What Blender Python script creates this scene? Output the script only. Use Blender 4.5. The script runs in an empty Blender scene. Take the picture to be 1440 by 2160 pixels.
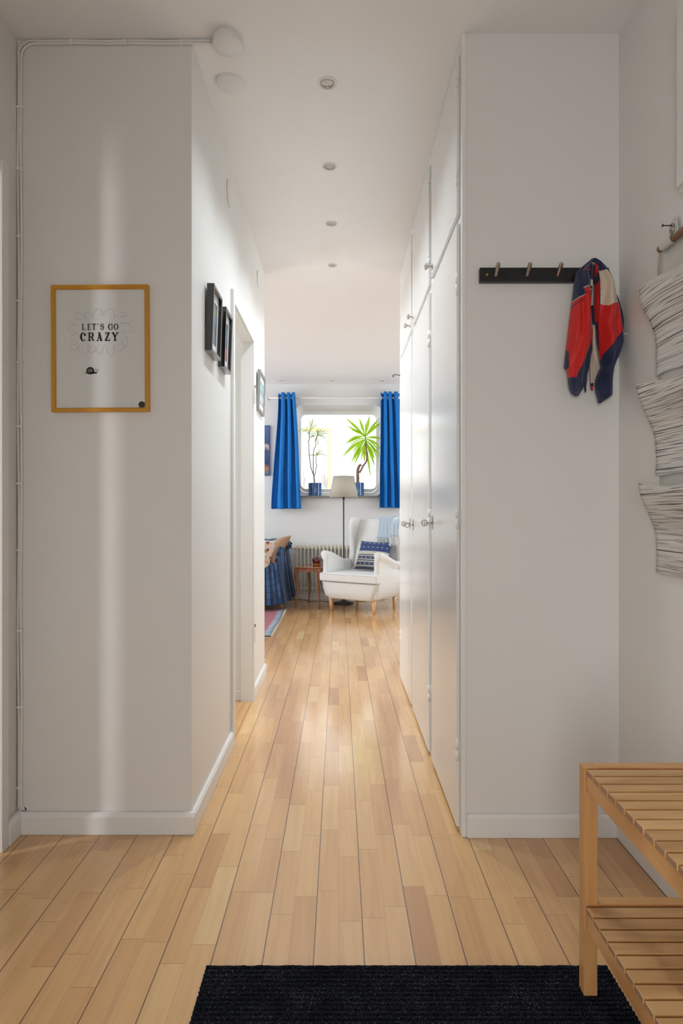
import bpy, bmesh, math, random
from mathutils import Vector, Matrix, noise
random.seed(7)
C = bpy.context.scene
COL = C.collection
PI = math.pi
F = 1300.0            # focal length in pixels of the 1440x2160 frame
VX, VY, EYE = 715.0, 1081.0, 1.05

# ---------------------------------------------------------------- camera
cam = bpy.data.cameras.new('camera')
cam.sensor_fit = 'VERTICAL'; cam.sensor_height = 36; cam.sensor_width = 24
cam.lens = F / 2160 * 36
cam.shift_x = 5 / 2160; cam.shift_y = 1 / 2160
cam.clip_start = 0.02; cam.clip_end = 200
camo = bpy.data.objects.new('camera', cam); COL.objects.link(camo)
camo.location = (0, 0, EYE); camo.rotation_euler = (PI / 2, 0, 0)
C.camera = camo
# ---------------------------------------------------------------- view
C.view_settings.view_transform = 'Standard'
C.view_settings.look = 'None'
C.view_settings.gamma = 1
C.view_settings.use_curve_mapping = False
C.view_settings.exposure = 0.6
# ---------------------------------------------------------------- world: bright overcast sky
w = bpy.data.worlds.new('sky'); C.world = w; w.use_nodes = True
bg = w.node_tree.nodes['Background']
bg.inputs[0].default_value = (0.86, 0.93, 1.0, 1); bg.inputs[1].default_value = 1.4

def lamp(name, kind, loc, rot, power, color=(1, 1, 1), size=1, size_y=None, spread=None):
    l = bpy.data.lights.new(name, kind); l.energy = power; l.color = color
    if kind == 'AREA':
        l.shape = 'RECTANGLE'; l.size = size; l.size_y = size_y or size
        if spread: l.spread = spread
    elif kind == 'SUN': l.angle = size
    else: l.shadow_soft_size = size
    o = bpy.data.objects.new(name, l); COL.objects.link(o)
    o.location = loc; o.rotation_euler = rot
    return o
# hazy sun on the house across the yard
lamp('sun', 'SUN', (0, 0, 12), (math.radians(48), 0, math.radians(-12)), 1.4, (1, .97, .92), .03)
# daylight through the living room's side windows (outside the frame)
lamp('side_window_daylight', 'AREA', (-3.66, 5.9, 1.6), (0, -PI / 2, 0), 51, (.85, .93, 1.0), 1.3, 2.0)
lamp('right_window_daylight', 'AREA', (2.96, 5.9, 1.6), (0, PI / 2, 0), 24, (.86, .94, 1.0), 1.3, 1.6)
# daylight from the window of the small room behind the open doorway
lamp('small_room_window', 'AREA', (-1.88, 2.80, 1.55), (0, -PI / 2, 0), 8, (.90, .96, 1.0), 1.7, 1.2)
# daylight in the room to the left of the entrance, coming through the door ajar
lamp('left_room_window', 'AREA', (-3.2, 0.87, 1.15), (0, -PI / 2, math.radians(24)), 20, (.95, .97, 1.0), 2.0, .12)
# soft fill light added behind the camera to brighten the entrance walls
lamp('entrance_fill', 'AREA', (-0.35, -1.45, .95), (1.45, 0, -.56), 13, (.95, .975, 1.0), .9, 1.5, 2.1)
# light added at the recessed hall lamps, which look unlit, to brighten the hall
for sx, sy, sw in ((-.0428, 2.224, 19), (-.0425, 2.76, 28), (-.042, 3.303, 31), (-.042, 3.86, 32)):
    sp_ = lamp('hall_spot', 'SPOT', (sx, sy, 2.59), (0, 0, 0), sw, (.82, .92, 1.0), .034)
    sp_.data.spot_size = math.radians(128); sp_.data.spot_blend = 1

# ================================================================ materials
def newmat(name):
    m = bpy.data.materials.new(name); m.use_nodes = True
    nt = m.node_tree; return m, nt, nt.nodes['Principled BSDF']
def N(nt, t, **kw):
    n = nt.nodes.new(t)
    for k, v in kw.items(): setattr(n, k, v)
    return n
def L(nt, a, b): nt.links.new(a, b)
def srgb(r, g, b):
    f = lambda c: ((c / 255 + .055) / 1.055) ** 2.4 if c > 10 else c / 255 / 12.92
    return (f(r), f(g), f(b), 1)
def plain(name, col, rough=.5, metal=0, bump=0, bscale=(60, 60, 60), coat=0, spec=.5, sheen=0, trans=0):
    m, nt, b = newmat(name)
    b.inputs['Base Color'].default_value = col
    b.inputs['Roughness'].default_value = rough
    b.inputs['Metallic'].default_value = metal
    b.inputs['Coat Weight'].default_value = coat
    b.inputs['Specular IOR Level'].default_value = spec
    b.inputs['Sheen Weight'].default_value = sheen
    if trans: b.inputs['Transmission Weight'].default_value = trans
    if True:
        tc = N(nt, 'ShaderNodeTexCoord'); mp = N(nt, 'ShaderNodeMapping'); no = N(nt, 'ShaderNodeTexNoise')
        mp.inputs['Scale'].default_value = bscale; no.inputs['Detail'].default_value = 3
        L(nt, tc.outputs['Object'], mp.inputs[0]); L(nt, mp.outputs[0], no.inputs[0])
        if bump:
            bp = N(nt, 'ShaderNodeBump'); bp.inputs['Strength'].default_value = bump; bp.inputs['Distance'].default_value = .01
            L(nt, no.outputs[0], bp.inputs['Height']); L(nt, bp.outputs[0], b.inputs['Normal'])
        mx = N(nt, 'ShaderNodeMix', data_type='RGBA'); mx.blend_type = 'MULTIPLY'; mx.inputs[0].default_value = .06
        mx.inputs[6].default_value = col; L(nt, no.outputs[0], mx.inputs[7]); L(nt, mx.outputs[2], b.inputs['Base Color'])
    return m
def math_(nt, op, a, b=None, c=None):
    n = N(nt, 'ShaderNodeMath', operation=op)
    for i, v in enumerate((a, b, c)):
        if v is None: continue
        if isinstance(v, (int, float)): n.inputs[i].default_value = v
        else: L(nt, v, n.inputs[i])
    return n.outputs[0]
def ramp(nt, fac, stops, interp='LINEAR'):
    r = N(nt, 'ShaderNodeValToRGB'); r.color_ramp.interpolation = interp
    e = r.color_ramp.elements
    while len(e) < len(stops): e.new(0.5)
    for i, (p, c) in enumerate(stops): e[i].position = p; e[i].color = c
    L(nt, fac, r.inputs[0]); return r.outputs[0]

def parquet():
    m, nt, b = newmat('beech_parquet')
    tc = N(nt, 'ShaderNodeTexCoord'); sp = N(nt, 'ShaderNodeSeparateXYZ'); L(nt, tc.outputs['Object'], sp.inputs[0])
    P = .1192
    xs = math_(nt, 'DIVIDE', math_(nt, 'ADD', sp.outputs[0], .06 + P * 100), P / 2)
    row = math_(nt, 'FLOOR', xs)
    wn = N(nt, 'ShaderNodeTexWhiteNoise', noise_dimensions='1D'); L(nt, row, wn.inputs['W'])
    ln = math_(nt, 'MULTIPLY_ADD', wn.outputs[0], .10, .27)
    wn2 = N(nt, 'ShaderNodeTexWhiteNoise', noise_dimensions='1D'); L(nt, math_(nt, 'ADD', row, 37.3), wn2.inputs['W'])
    ys = math_(nt, 'DIVIDE', math_(nt, 'ADD', sp.outputs[1], math_(nt, 'MULTIPLY_ADD', wn2.outputs[0], 3.1, 10.0)), ln)
    blk = math_(nt, 'FLOOR', ys)
    cv = N(nt, 'ShaderNodeCombineXYZ'); L(nt, row, cv.inputs[0]); L(nt, blk, cv.inputs[1])
    wn3 = N(nt, 'ShaderNodeTexWhiteNoise', noise_dimensions='3D'); L(nt, cv.outputs[0], wn3.inputs['Vector'])
    tone = ramp(nt, wn3.outputs[0], [(0, srgb(194, 139, 84)), (.05, srgb(214, 161, 103)), (.5, srgb(220, 170, 110)), (.95, srgb(226, 178, 118)), (1, srgb(234, 198, 140))])
    # grain
    mp = N(nt, 'ShaderNodeMapping'); mp.inputs['Scale'].default_value = (60, 3.0, 1)
    av = N(nt, 'ShaderNodeVectorMath', operation='MULTIPLY_ADD'); L(nt, wn3.outputs['Color'], av.inputs[0])
    av.inputs[1].default_value = (9, 9, 9); L(nt, tc.outputs['Object'], av.inputs[2]); L(nt, av.outputs[0], mp.inputs[0])
    g = N(nt, 'ShaderNodeTexNoise'); g.inputs['Scale'].default_value = 1.0; g.inputs['Detail'].default_value = 5; g.inputs['Distortion'].default_value = .6
    L(nt, mp.outputs[0], g.inputs[0])
    gr = ramp(nt, g.outputs[0], [(.3, (.86, .82, .77, 1)), (.6, (1, 1, 1, 1))])
    mx = N(nt, 'ShaderNodeMix', data_type='RGBA'); mx.blend_type = 'MULTIPLY'; mx.inputs[0].default_value = .75
    L(nt, tone, mx.inputs[6]); L(nt, gr, mx.inputs[7])
    # seams
    fy = math_(nt, 'FRACT', ys); ey = math_(nt, 'MULTIPLY', math_(nt, 'MINIMUM', fy, math_(nt, 'SUBTRACT', 1.0, fy)), ln)
    sy = math_(nt, 'LESS_THAN', ey, .0007)
    fx = math_(nt, 'FRACT', math_(nt, 'DIVIDE', xs, 2.0)); ex = math_(nt, 'MULTIPLY', math_(nt, 'MINIMUM', fx, math_(nt, 'SUBTRACT', 1.0, fx)), P)
    sx = math_(nt, 'LESS_THAN', ex, .0013)
    f1 = math_(nt, 'FRACT', xs); e1 = math_(nt, 'MULTIPLY', math_(nt, 'MINIMUM', f1, math_(nt, 'SUBTRACT', 1.0, f1)), P / 2)
    s1 = math_(nt, 'MULTIPLY', math_(nt, 'LESS_THAN', e1, .0005), .3)
    seam = math_(nt, 'MAXIMUM', math_(nt, 'MAXIMUM', math_(nt, 'MULTIPLY', sy, .55), math_(nt, 'MULTIPLY', sx, .92)), s1)
    # small knots
    vo = N(nt, 'ShaderNodeTexVoronoi'); vo.inputs['Scale'].default_value = 2.6; L(nt, tc.outputs['Object'], vo.inputs[0])
    kn = math_(nt, 'MULTIPLY', math_(nt, 'LESS_THAN', vo.outputs['Distance'], .012), .7)
    seam2 = math_(nt, 'MAXIMUM', seam, kn)
    m2 = N(nt, 'ShaderNodeMix', data_type='RGBA'); L(nt, seam2, m2.inputs[0]); L(nt, mx.outputs[2], m2.inputs[6]); m2.inputs[7].default_value = srgb(62, 36, 18)
    L(nt, m2.outputs[2], b.inputs['Base Color'])
    n2 = N(nt, 'ShaderNodeTexNoise'); n2.inputs['Scale'].default_value = 7; L(nt, tc.outputs['Object'], n2.inputs[0])
    b.inputs['Roughness'].default_value = .36
    bp = N(nt, 'ShaderNodeBump'); bp.inputs['Strength'].default_value = .12; bp.inputs['Distance'].default_value = .002; b.inputs['IOR'].default_value = 1.5; b.inputs['Coat Weight'].default_value = 1.0; b.inputs['Coat IOR'].default_value = 1.6; b.inputs['Coat Roughness'].default_value = .14
    n3 = N(nt, 'ShaderNodeTexNoise'); n3.inputs['Scale'].default_value = 5; L(nt, tc.outputs['Object'], n3.inputs[0])
    h = math_(nt, 'SUBTRACT', math_(nt, 'MULTIPLY', n3.outputs[0], 1.5), math_(nt, 'MAXIMUM', sx, sy))
    L(nt, h, bp.inputs['Height']); L(nt, bp.outputs[0], b.inputs['Normal'])
    return m

def wood(name, c1, c2, scale, rough=.4, board=None, axis=1, coat=0):
    """grain stretched; optional tone step per board of pitch `board` along `axis`"""
    m, nt, b = newmat(name)
    tc = N(nt, 'ShaderNodeTexCoord'); mp = N(nt, 'ShaderNodeMapping'); mp.inputs['Scale'].default_value = scale
    vec = tc.outputs['Object']
    if board:
        sp = N(nt, 'ShaderNodeSeparateXYZ'); L(nt, vec, sp.inputs[0])
        fl = math_(nt, 'FLOOR', math_(nt, 'DIVIDE', sp.outputs[axis], board))
        wn = N(nt, 'ShaderNodeTexWhiteNoise', noise_dimensions='1D'); L(nt, fl, wn.inputs['W'])
        av = N(nt, 'ShaderNodeVectorMath', operation='MULTIPLY_ADD'); L(nt, wn.outputs['Color'], av.inputs[0]); av.inputs[1].default_value = (5, 5, 5)
        L(nt, vec, av.inputs[2]); vec = av.outputs[0]
    L(nt, vec, mp.inputs[0])
    g = N(nt, 'ShaderNodeTexNoise'); g.inputs['Scale'].default_value = 1; g.inputs['Detail'].default_value = 5; g.inputs['Distortion'].default_value = .5
    L(nt, mp.outputs[0], g.inputs[0])
    col = ramp(nt, g.outputs[0], [(.3, c1), (.62, c2)])
    if board:
        mx = N(nt, 'ShaderNodeMix', data_type='RGBA'); mx.blend_type = 'MULTIPLY'; mx.inputs[0].default_value = 1
        L(nt, col, mx.inputs[6]); L(nt, ramp(nt, wn.outputs[0], [(0, (.80, .78, .74, 1)), (1, (1, 1, 1, 1))]), mx.inputs[7]); col = mx.outputs[2]
    L(nt, col, b.inputs['Base Color']); b.inputs['Roughness'].default_value = rough; b.inputs['Coat Weight'].default_value = coat
    return m

def painted(name, col, rough, bscale, bump, dist=.004):
    m, nt, b = newmat(name)
    tc = N(nt, 'ShaderNodeTexCoord'); mp = N(nt, 'ShaderNodeMapping'); mp.inputs['Scale'].default_value = bscale
    L(nt, tc.outputs['Object'], mp.inputs[0])
    no = N(nt, 'ShaderNodeTexNoise'); no.inputs['Scale'].default_value = 1; no.inputs['Detail'].default_value = 4; L(nt, mp.outputs[0], no.inputs[0])
    L(nt, ramp(nt, no.outputs[0], [(.2, tuple(c * .985 for c in col[:3]) + (1,)), (.8, col)]), b.inputs['Base Color'])
    b.inputs['Roughness'].default_value = rough
    bp = N(nt, 'ShaderNodeBump'); bp.inputs['Strength'].default_value = bump; bp.inputs['Distance'].default_value = dist
    L(nt, no.outputs[0], bp.inputs['Height']); L(nt, bp.outputs[0], b.inputs['Normal'])
    return m

M = {}
M['wall'] = painted('wall_paint', (.82, .805, .775, 1), .55, (3, 3, 3), .05)
M['hallwall'] = painted('satin_wall_paint', (.84, .82, .785, 1), .42, (30, 30, 2), .04)
M['lwall'] = painted('living_wall_paint', (.76, .755, .74, 1), .6, (4, 4, 4), .05)
M['ceil'] = painted('ceiling_paint', (.90, .89, .88, 1), .7, (9, 9, 9), .03)
M['trim'] = painted('gloss_trim_paint', (.86, .85, .82, 1), .36, (12, 12, 12), .02, .002)
M['door'] = painted('brushed_gloss_door_paint', (.81, .80, .775, 1), .17, (260, 260, 1.6), .16, .0006)
M['doorplain'] = painted('white_door_paint', (.84, .835, .81, 1), .35, (20, 20, 2), .08)
M['floor'] = parquet()
M['birch'] = wood('birch_rails', srgb(190, 132, 76), srgb(216, 162, 104), (18, 3, 18), .38)
M['birchleg'] = wood('birch_legs', srgb(186, 128, 72), srgb(212, 158, 100), (30, 30, 2.2), .38)
M['birchslat'] = wood('birch_slats', srgb(200, 148, 92), srgb(228, 182, 124), (3, 26, 26), .36, board=.0359, axis=1)
M['endgrain'] = plain('birch_end_grain', srgb(168, 128, 96), .6)
M['steel'] = plain('brushed_steel', (.55, .50, .46, 1), .28, 1)
M['nickel'] = plain('worn_nickel', (.42, .38, .34, 1), .25, 1)
M['darkmetal'] = plain('dark_metal', (.05, .045, .045, 1), .4, .3)
M['black'] = plain('black_lacquer', (.008, .008, .009, 1), .35)
M['blackframe'] = plain('black_frame_foil', (.006, .006, .007, 1), .16, coat=.6, spec=.7)
M['gold'] = plain('ochre_gold_frame', srgb(214, 152, 48), .33, .2)
M['paper'] = plain('print_paper', (.76, .765, .74, 1), .32, coat=.5)
M['ink'] = plain('black_ink', (.012, .014, .012, 1), .6)
M['pencil'] = plain('pencil_line', (.42, .41, .39, 1), .7)
M['sticker'] = plain('dark_round_seal', (.03, .018, .02, 1), .5)
M['whiteplastic'] = plain('white_plastic', (.87, .87, .85, 1), .4)
M['cream'] = plain('cream_satin', srgb(214, 196, 174), .5, sheen=.2)
M['navy'] = plain('navy_fabric', srgb(20, 34, 72), .62, bump=.1, bscale=(300, 300, 300), sheen=.2)
M['red'] = plain('red_fabric', srgb(212, 22, 14), .55, bump=.1, bscale=(300, 300, 300), sheen=.15)
M['curtain'] = plain('blue_curtain_fabric', srgb(6, 116, 198), .8, bump=.05, bscale=(300, 300, 300))
M['upholstery'] = plain('off_white_upholstery', (.79, .785, .765, 1), .85, bump=.06, bscale=(400, 400, 400), sheen=.3)
M['beechleg'] = wood('light_beech_leg', srgb(214, 160, 108), srgb(232, 184, 132), (25, 25, 2), .35)
M['walnut'] = wood('polished_walnut', srgb(104, 54, 26), srgb(158, 92, 50), (14, 14, 2.5), .25, coat=.4)
M['walnuttop'] = wood('polished_table_top', srgb(136, 78, 52), srgb(176, 112, 78), (4, 22, 22), .14, coat=.6)
M['shade'] = plain('linen_lamp_shade', srgb(190, 183, 168), .85, bump=.15, bscale=(250, 250, 40))
M['stone'] = plain('grey_sill_stone', srgb(128, 128, 124), .35)
M['radiator'] = plain('cream_radiator_enamel', srgb(222, 216, 202), .35)
M['leafy'] = plain('yucca_leaf', srgb(142, 190, 40), .4)
M['leafd'] = plain('dracaena_leaf', srgb(120, 150, 55), .45)
M['trunk'] = plain('yucca_bark', srgb(150, 118, 92), .85, bump=.6, bscale=(80, 80, 30))
M['stem'] = plain('thin_bark', srgb(112, 96, 84), .8)
M['soil'] = plain('potting_soil', srgb(52, 40, 30), .95, bump=.5)
M['mountcream'] = plain('picture_mount', (.8, .8, .8, 1), .5)
M['greyframe'] = plain('silver_grey_frame', (.34, .33, .30, 1), .35, .6)
M['apple'] = plain('dark_red_lacquer', srgb(96, 14, 24), .08, coat=.8)
M['brass'] = plain('brass', srgb(190, 140, 60), .3, .9)
M['brownsatin'] = plain('brown_satin', srgb(160, 120, 88), .32, sheen=.3)
M['tape'] = plain('dark_disc', (.08, .07, .06, 1), .9)
M['linen'] = plain('natural_linen', (.70, .67, .61, 1), .85, bump=.15, bscale=(500, 500, 500))
M['dowel'] = wood('walnut_dowel', srgb(120, 92, 66), srgb(148, 116, 84), (12, 3, 12), .5)
M['facade'] = plain('white_render_facade', (.86, .86, .85, 1), .9)
M['yellowwood'] = plain('yellow_window_frame', srgb(250, 214, 150), .6)
M['outpane'] = plain('far_window_pane', srgb(205, 200, 200), .3)
M['blind'] = plain('pale_blind', srgb(238, 226, 218), .8)
M['throwblue'] = plain('pale_blue_wool', srgb(190, 206, 220), .9, bump=.35, bscale=(150, 150, 150), sheen=.5)
M['fringe'] = plain('wool_fringe', srgb(222, 226, 226), .9)

def leafmat(name, col, tcol):
    m, nt, b = newmat(name); o = nt.nodes['Material Output']
    tc = N(nt, 'ShaderNodeTexCoord'); no = N(nt, 'ShaderNodeTexNoise'); no.inputs['Scale'].default_value = 14; L(nt, tc.outputs['Object'], no.inputs[0])
    c = ramp(nt, no.outputs[0], [(.3, tuple(x * .75 for x in col[:3]) + (1,)), (.7, col)])
    L(nt, c, b.inputs['Base Color']); b.inputs['Roughness'].default_value = .4
    t = N(nt, 'ShaderNodeBsdfTranslucent'); L(nt, ramp(nt, no.outputs[0], [(.3, tcol), (.7, tuple(min(1, x * 1.25) for x in tcol[:3]) + (1,))]), t.inputs[0])
    mx = N(nt, 'ShaderNodeMixShader'); mx.inputs[0].default_value = .6
    L(nt, b.outputs[0], mx.inputs[1]); L(nt, t.outputs[0], mx.inputs[2]); L(nt, mx.outputs[0], o.inputs[0]); return m
M['leafy'] = leafmat('yucca_leaf', srgb(140, 190, 40), srgb(190, 225, 60))
M['leafd'] = leafmat('dracaena_leaf', srgb(112, 142, 60), srgb(170, 200, 80))
def potglass():
    m, nt, b = newmat('blue_glazed_pot')
    tc = N(nt, 'ShaderNodeTexCoord'); mp = N(nt, 'ShaderNodeMapping'); mp.inputs['Scale'].default_value = (25, 25, 6)
    no = N(nt, 'ShaderNodeTexNoise'); no.inputs['Scale'].default_value = 1.6; no.inputs['Detail'].default_value = 3
    L(nt, tc.outputs['Object'], mp.inputs[0]); L(nt, mp.outputs[0], no.inputs[0])
    L(nt, ramp(nt, no.outputs[0], [(.35, srgb(18, 62, 128)), (.6, srgb(60, 104, 158)), (.8, srgb(150, 180, 206))]), b.inputs['Base Color'])
    b.inputs['Roughness'].default_value = .12; b.inputs['Coat Weight'].default_value = .5
    return m
M['pot'] = potglass()

def glass():
    m = bpy.data.materials.new('window_glass'); m.use_nodes = True; nt = m.node_tree; nt.nodes.clear()
    o = N(nt, 'ShaderNodeOutputMaterial'); t = N(nt, 'ShaderNodeBsdfTransparent'); g = N(nt, 'ShaderNodeBsdfGlossy')
    g.inputs['Roughness'].default_value = .02; t.inputs[0].default_value = (.97, .98, .98, 1)
    fr = N(nt, 'ShaderNodeFresnel'); fr.inputs[0].default_value = 1.45
    mx = N(nt, 'ShaderNodeMixShader'); L(nt, fr.outputs[0], mx.inputs[0]); L(nt, t.outputs[0], mx.inputs[1]); L(nt, g.outputs[0], mx.inputs[2])
    L(nt, mx.outputs[0], o.inputs[0]); return m
M['glass'] = glass()

def carpet():
    m, nt, b = newmat('charcoal_ribbed_carpet')
    tc = N(nt, 'ShaderNodeTexCoord'); no = N(nt, 'ShaderNodeTexNoise'); no.inputs['Scale'].default_value = 330; no.inputs['Detail'].default_value = 3
    L(nt, tc.outputs['Object'], no.inputs[0])
    n2 = N(nt, 'ShaderNodeTexNoise'); n2.inputs['Scale'].default_value = 14; L(nt, tc.outputs['Object'], n2.inputs[0])
    s = math_(nt, 'ADD', no.outputs[0], math_(nt, 'MULTIPLY', math_(nt, 'SUBTRACT', n2.outputs[0], .5), .25))
    L(nt, ramp(nt, s, [(.38, (.004, .005, .008, 1)), (.60, (.017, .019, .026, 1)), (.76, (.11, .11, .125, 1))]), b.inputs['Base Color'])
    b.inputs['Roughness'].default_value = 1; b.inputs['Specular IOR Level'].default_value = .1
    bp = N(nt, 'ShaderNodeBump'); bp.inputs['Strength'].default_value = .8; bp.inputs['Distance'].default_value = .003
    L(nt, no.outputs[0], bp.inputs['Height']); L(nt, bp.outputs[0], b.inputs['Normal'])
    return m
M['carpet'] = carpet()

def stripes():
    m, nt, b = newmat('hand_drawn_line_print')
    tc = N(nt, 'ShaderNodeTexCoord')
    mp = N(nt, 'ShaderNodeMapping'); mp.inputs['Scale'].default_value = (0, .9, 130); L(nt, tc.outputs['Object'], mp.inputs[0])
    no = N(nt, 'ShaderNodeTexNoise'); no.inputs['Scale'].default_value = 1; no.inputs['Detail'].default_value = 2.2; no.inputs['Roughness'].default_value = .6
    L(nt, mp.outputs[0], no.inputs[0])
    f = ramp(nt, no.outputs[0], [(.375, (.10, .095, .085, 1)), (.395, (.72, .69, .64, 1)), (.478, (.74, .71, .66, 1)), (.488, (.11, .10, .09, 1)), (.502, (.11, .10, .09, 1)), (.512, (.74, .71, .66, 1)), (.625, (.72, .69, .64, 1)), (.64, (.10, .095, .085, 1))])
    L(nt, f, b.inputs['Base Color']); b.inputs['Roughness'].default_value = .85
    return m
M['stripes'] = stripes()

def uvpat(name, fn, rough=.8, sheen=.2):
    m, nt, b = newmat(name); tc = N(nt, 'ShaderNodeTexCoord')
    sp = N(nt, 'ShaderNodeSeparateXYZ'); L(nt, tc.outputs['UV'], sp.inputs[0])
    L(nt, fn(nt, tc.outputs['UV'], sp.outputs[0], sp.outputs[1]), b.inputs['Base Color'])
    b.inputs['Roughness'].default_value = rough; b.inputs['Sheen Weight'].default_value = sheen
    return m
def f_quilt(nt, uv, u, v):   # uv in metres
    col = math_(nt, 'FLOOR', math_(nt, 'DIVIDE', u, .030)); rw = math_(nt, 'FLOOR', math_(nt, 'DIVIDE', v, .085))
    wn = N(nt, 'ShaderNodeTexWhiteNoise', noise_dimensions='3D'); cv = N(nt, 'ShaderNodeCombineXYZ'); L(nt, col, cv.inputs[0]); L(nt, rw, cv.inputs[1]); L(nt, cv.outputs[0], wn.inputs['Vector'])
    par = math_(nt, 'MODULO', math_(nt, 'ADD', col, 1000.0), 2.0)
    t = math_(nt, 'ADD', math_(nt, 'MULTIPLY', par, .55), math_(nt, 'MULTIPLY', wn.outputs[0], .4))
    c = ramp(nt, t, [(.05, srgb(16, 28, 50)), (.5, srgb(28, 58, 98)), (.95, srgb(60, 108, 160))])
    fv = math_(nt, 'FRACT', math_(nt, 'DIVIDE', v, .085)); edge = math_(nt, 'LESS_THAN', fv, .08)
    mx = N(nt, 'ShaderNodeMix', data_type='RGBA'); L(nt, math_(nt, 'MULTIPLY', edge, .8), mx.inputs[0]); L(nt, c, mx.inputs[6]); mx.inputs[7].default_value = srgb(16, 24, 44)
    return mx.outputs[2]
def f_cushion(nt, uv, u, v):  # unit uv, v=1 on top
    base = ramp(nt, v, [(0, srgb(64, 68, 86)), (.07, srgb(168, 166, 158)), (.12, srgb(52, 62, 92)), (.22, srgb(184, 182, 174)), (.26, srgb(70, 74, 84)), (.30, srgb(176, 174, 166)), (.335, srgb(52, 62, 92)), (.42, srgb(172, 170, 160)), (.455, srgb(92, 94, 98)), (.49, srgb(190, 188, 178)), (.60, srgb(42, 62, 112)), (1, srgb(42, 62, 112))], 'CONSTANT')
    fu = math_(nt, 'FRACT', math_(nt, 'MULTIPLY', u, 7.0)); dd = math_(nt, 'ABSOLUTE', math_(nt, 'SUBTRACT', fu, .5))
    rows = None
    for y in (.17, .375, .74, .90):
        r = math_(nt, 'LESS_THAN', math_(nt, 'ADD', math_(nt, 'MULTIPLY', math_(nt, 'POWER', dd, 2.0), .5), math_(nt, 'ABSOLUTE', math_(nt, 'SUBTRACT', v, y))), .0125)
        rows = r if rows is None else math_(nt, 'MAXIMUM', rows, r)
    mx = N(nt, 'ShaderNodeMix', data_type='RGBA'); L(nt, rows, mx.inputs[0]); L(nt, base, mx.inputs[6]); mx.inputs[7].default_value = srgb(232, 230, 222)
    return mx.outputs[2]
def f_floral(nt, uv, u, v):
    vo = N(nt, 'ShaderNodeTexVoronoi'); vo.inputs['Scale'].default_value = 11; L(nt, uv, vo.inputs[0])
    wn = N(nt, 'ShaderNodeTexWhiteNoise', noise_dimensions='3D'); L(nt, vo.outputs['Color'], wn.inputs['Vector'])
    c = ramp(nt, wn.outputs[0], [(0, srgb(130, 50, 70)), (.2, srgb(214, 160, 130)), (.45, srgb(226, 214, 200)), (.65, srgb(150, 140, 110)), (.85, srgb(220, 190, 160))], 'CONSTANT')
    e = math_(nt, 'GREATER_THAN', vo.outputs['Distance'], .55)
    mx = N(nt, 'ShaderNodeMix', data_type='RGBA'); L(nt, e, mx.inputs[0]); L(nt, c, mx.inputs[6]); mx.inputs[7].default_value = srgb(206, 192, 178)
    return mx.outputs[2]
def f_rug(nt, uv, u, v):     # metres: u from the right edge inwards, v along
    no = N(nt, 'ShaderNodeTexNoise'); no.inputs['Scale'].default_value = 9; no.inputs['Detail'].default_value = 4
    mp = N(nt, 'ShaderNodeMapping'); mp.inputs['Scale'].default_value = (1, 4, 1); L(nt, uv, mp.inputs[0]); L(nt, mp.outputs[0], no.inputs[0])
    c = ramp(nt, no.outputs[0], [(.3, srgb(92, 28, 52)), (.5, srgb(142, 42, 64)), (.65, srgb(166, 62, 78)), (.8, srgb(190, 120, 100))])
    bl = ramp(nt, no.outputs[0], [(.35, srgb(84, 100, 124)), (.6, srgb(140, 154, 168))])
    wob = math_(nt, 'MULTIPLY_ADD', no.outputs[0], .03, -.015)
    uu = math_(nt, 'ADD', u, wob)
    k = ramp(nt, uu, [(0, (1, 1, 1, 1)), (.045, (1, 1, 1, 1)), (.05, (.5, .5, .5, 1)), (.065, (0, 0, 0, 1))], 'CONSTANT')
    mx = N(nt, 'ShaderNodeMix', data_type='RGBA'); L(nt, k, mx.inputs[0]); L(nt, c, mx.inputs[6]); L(nt, bl, mx.inputs[7])
    return mx.outputs[2]
def f_art(cols):
    def f(nt, uv, u, v):
        no = N(nt, 'ShaderNodeTexNoise'); no.inputs['Scale'].default_value = 3; no.inputs['Detail'].default_value = 4; L(nt, uv, no.inputs[0])
        t = math_(nt, 'ADD', v, math_(nt, 'MULTIPLY', math_(nt, 'SUBTRACT', no.outputs[0], .5), .45))
        return ramp(nt, t, cols)
    return f
M['quilt'] = uvpat('blue_patchwork_quilt', f_quilt)
M['cushion'] = uvpat('blue_woven_cushion', f_cushion)
M['floral'] = uvpat('floral_cushion', f_floral)
M['rug'] = uvpat('red_woven_rug', f_rug, .95)
M['art1'] = uvpat('photo_of_sea_and_sky', f_art([(0, srgb(40, 90, 120)), (.3, srgb(20, 50, 40)), (.55, srgb(24, 84, 128)), (.8, srgb(96, 120, 60)), (1, srgb(14, 40, 60))]), .15)
M['art2'] = uvpat('photo_of_sunset_water', f_art([(0, srgb(150, 60, 40)), (.25, srgb(190, 90, 60)), (.4, srgb(24, 40, 70)), (.7, srgb(40, 100, 132)), (1, srgb(20, 50, 76))]), .15)
M['art3'] = uvpat('pale_coast_picture', f_art([(0, srgb(150, 150, 170)), (.3, srgb(196, 214, 220)), (.5, srgb(120, 140, 146)), (.7, srgb(150, 190, 196)), (1, srgb(130, 176, 184))]), .25)
M['art4'] = uvpat('blue_harbour_picture', f_art([(0, srgb(40, 120, 150)), (.12, srgb(190, 120, 60)), (.22, srgb(20, 60, 110)), (.45, srgb(70, 90, 130)), (.55, srgb(220, 190, 180)), (.62, srgb(50, 80, 130)), (1, srgb(90, 110, 160))]), .5)

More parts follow.
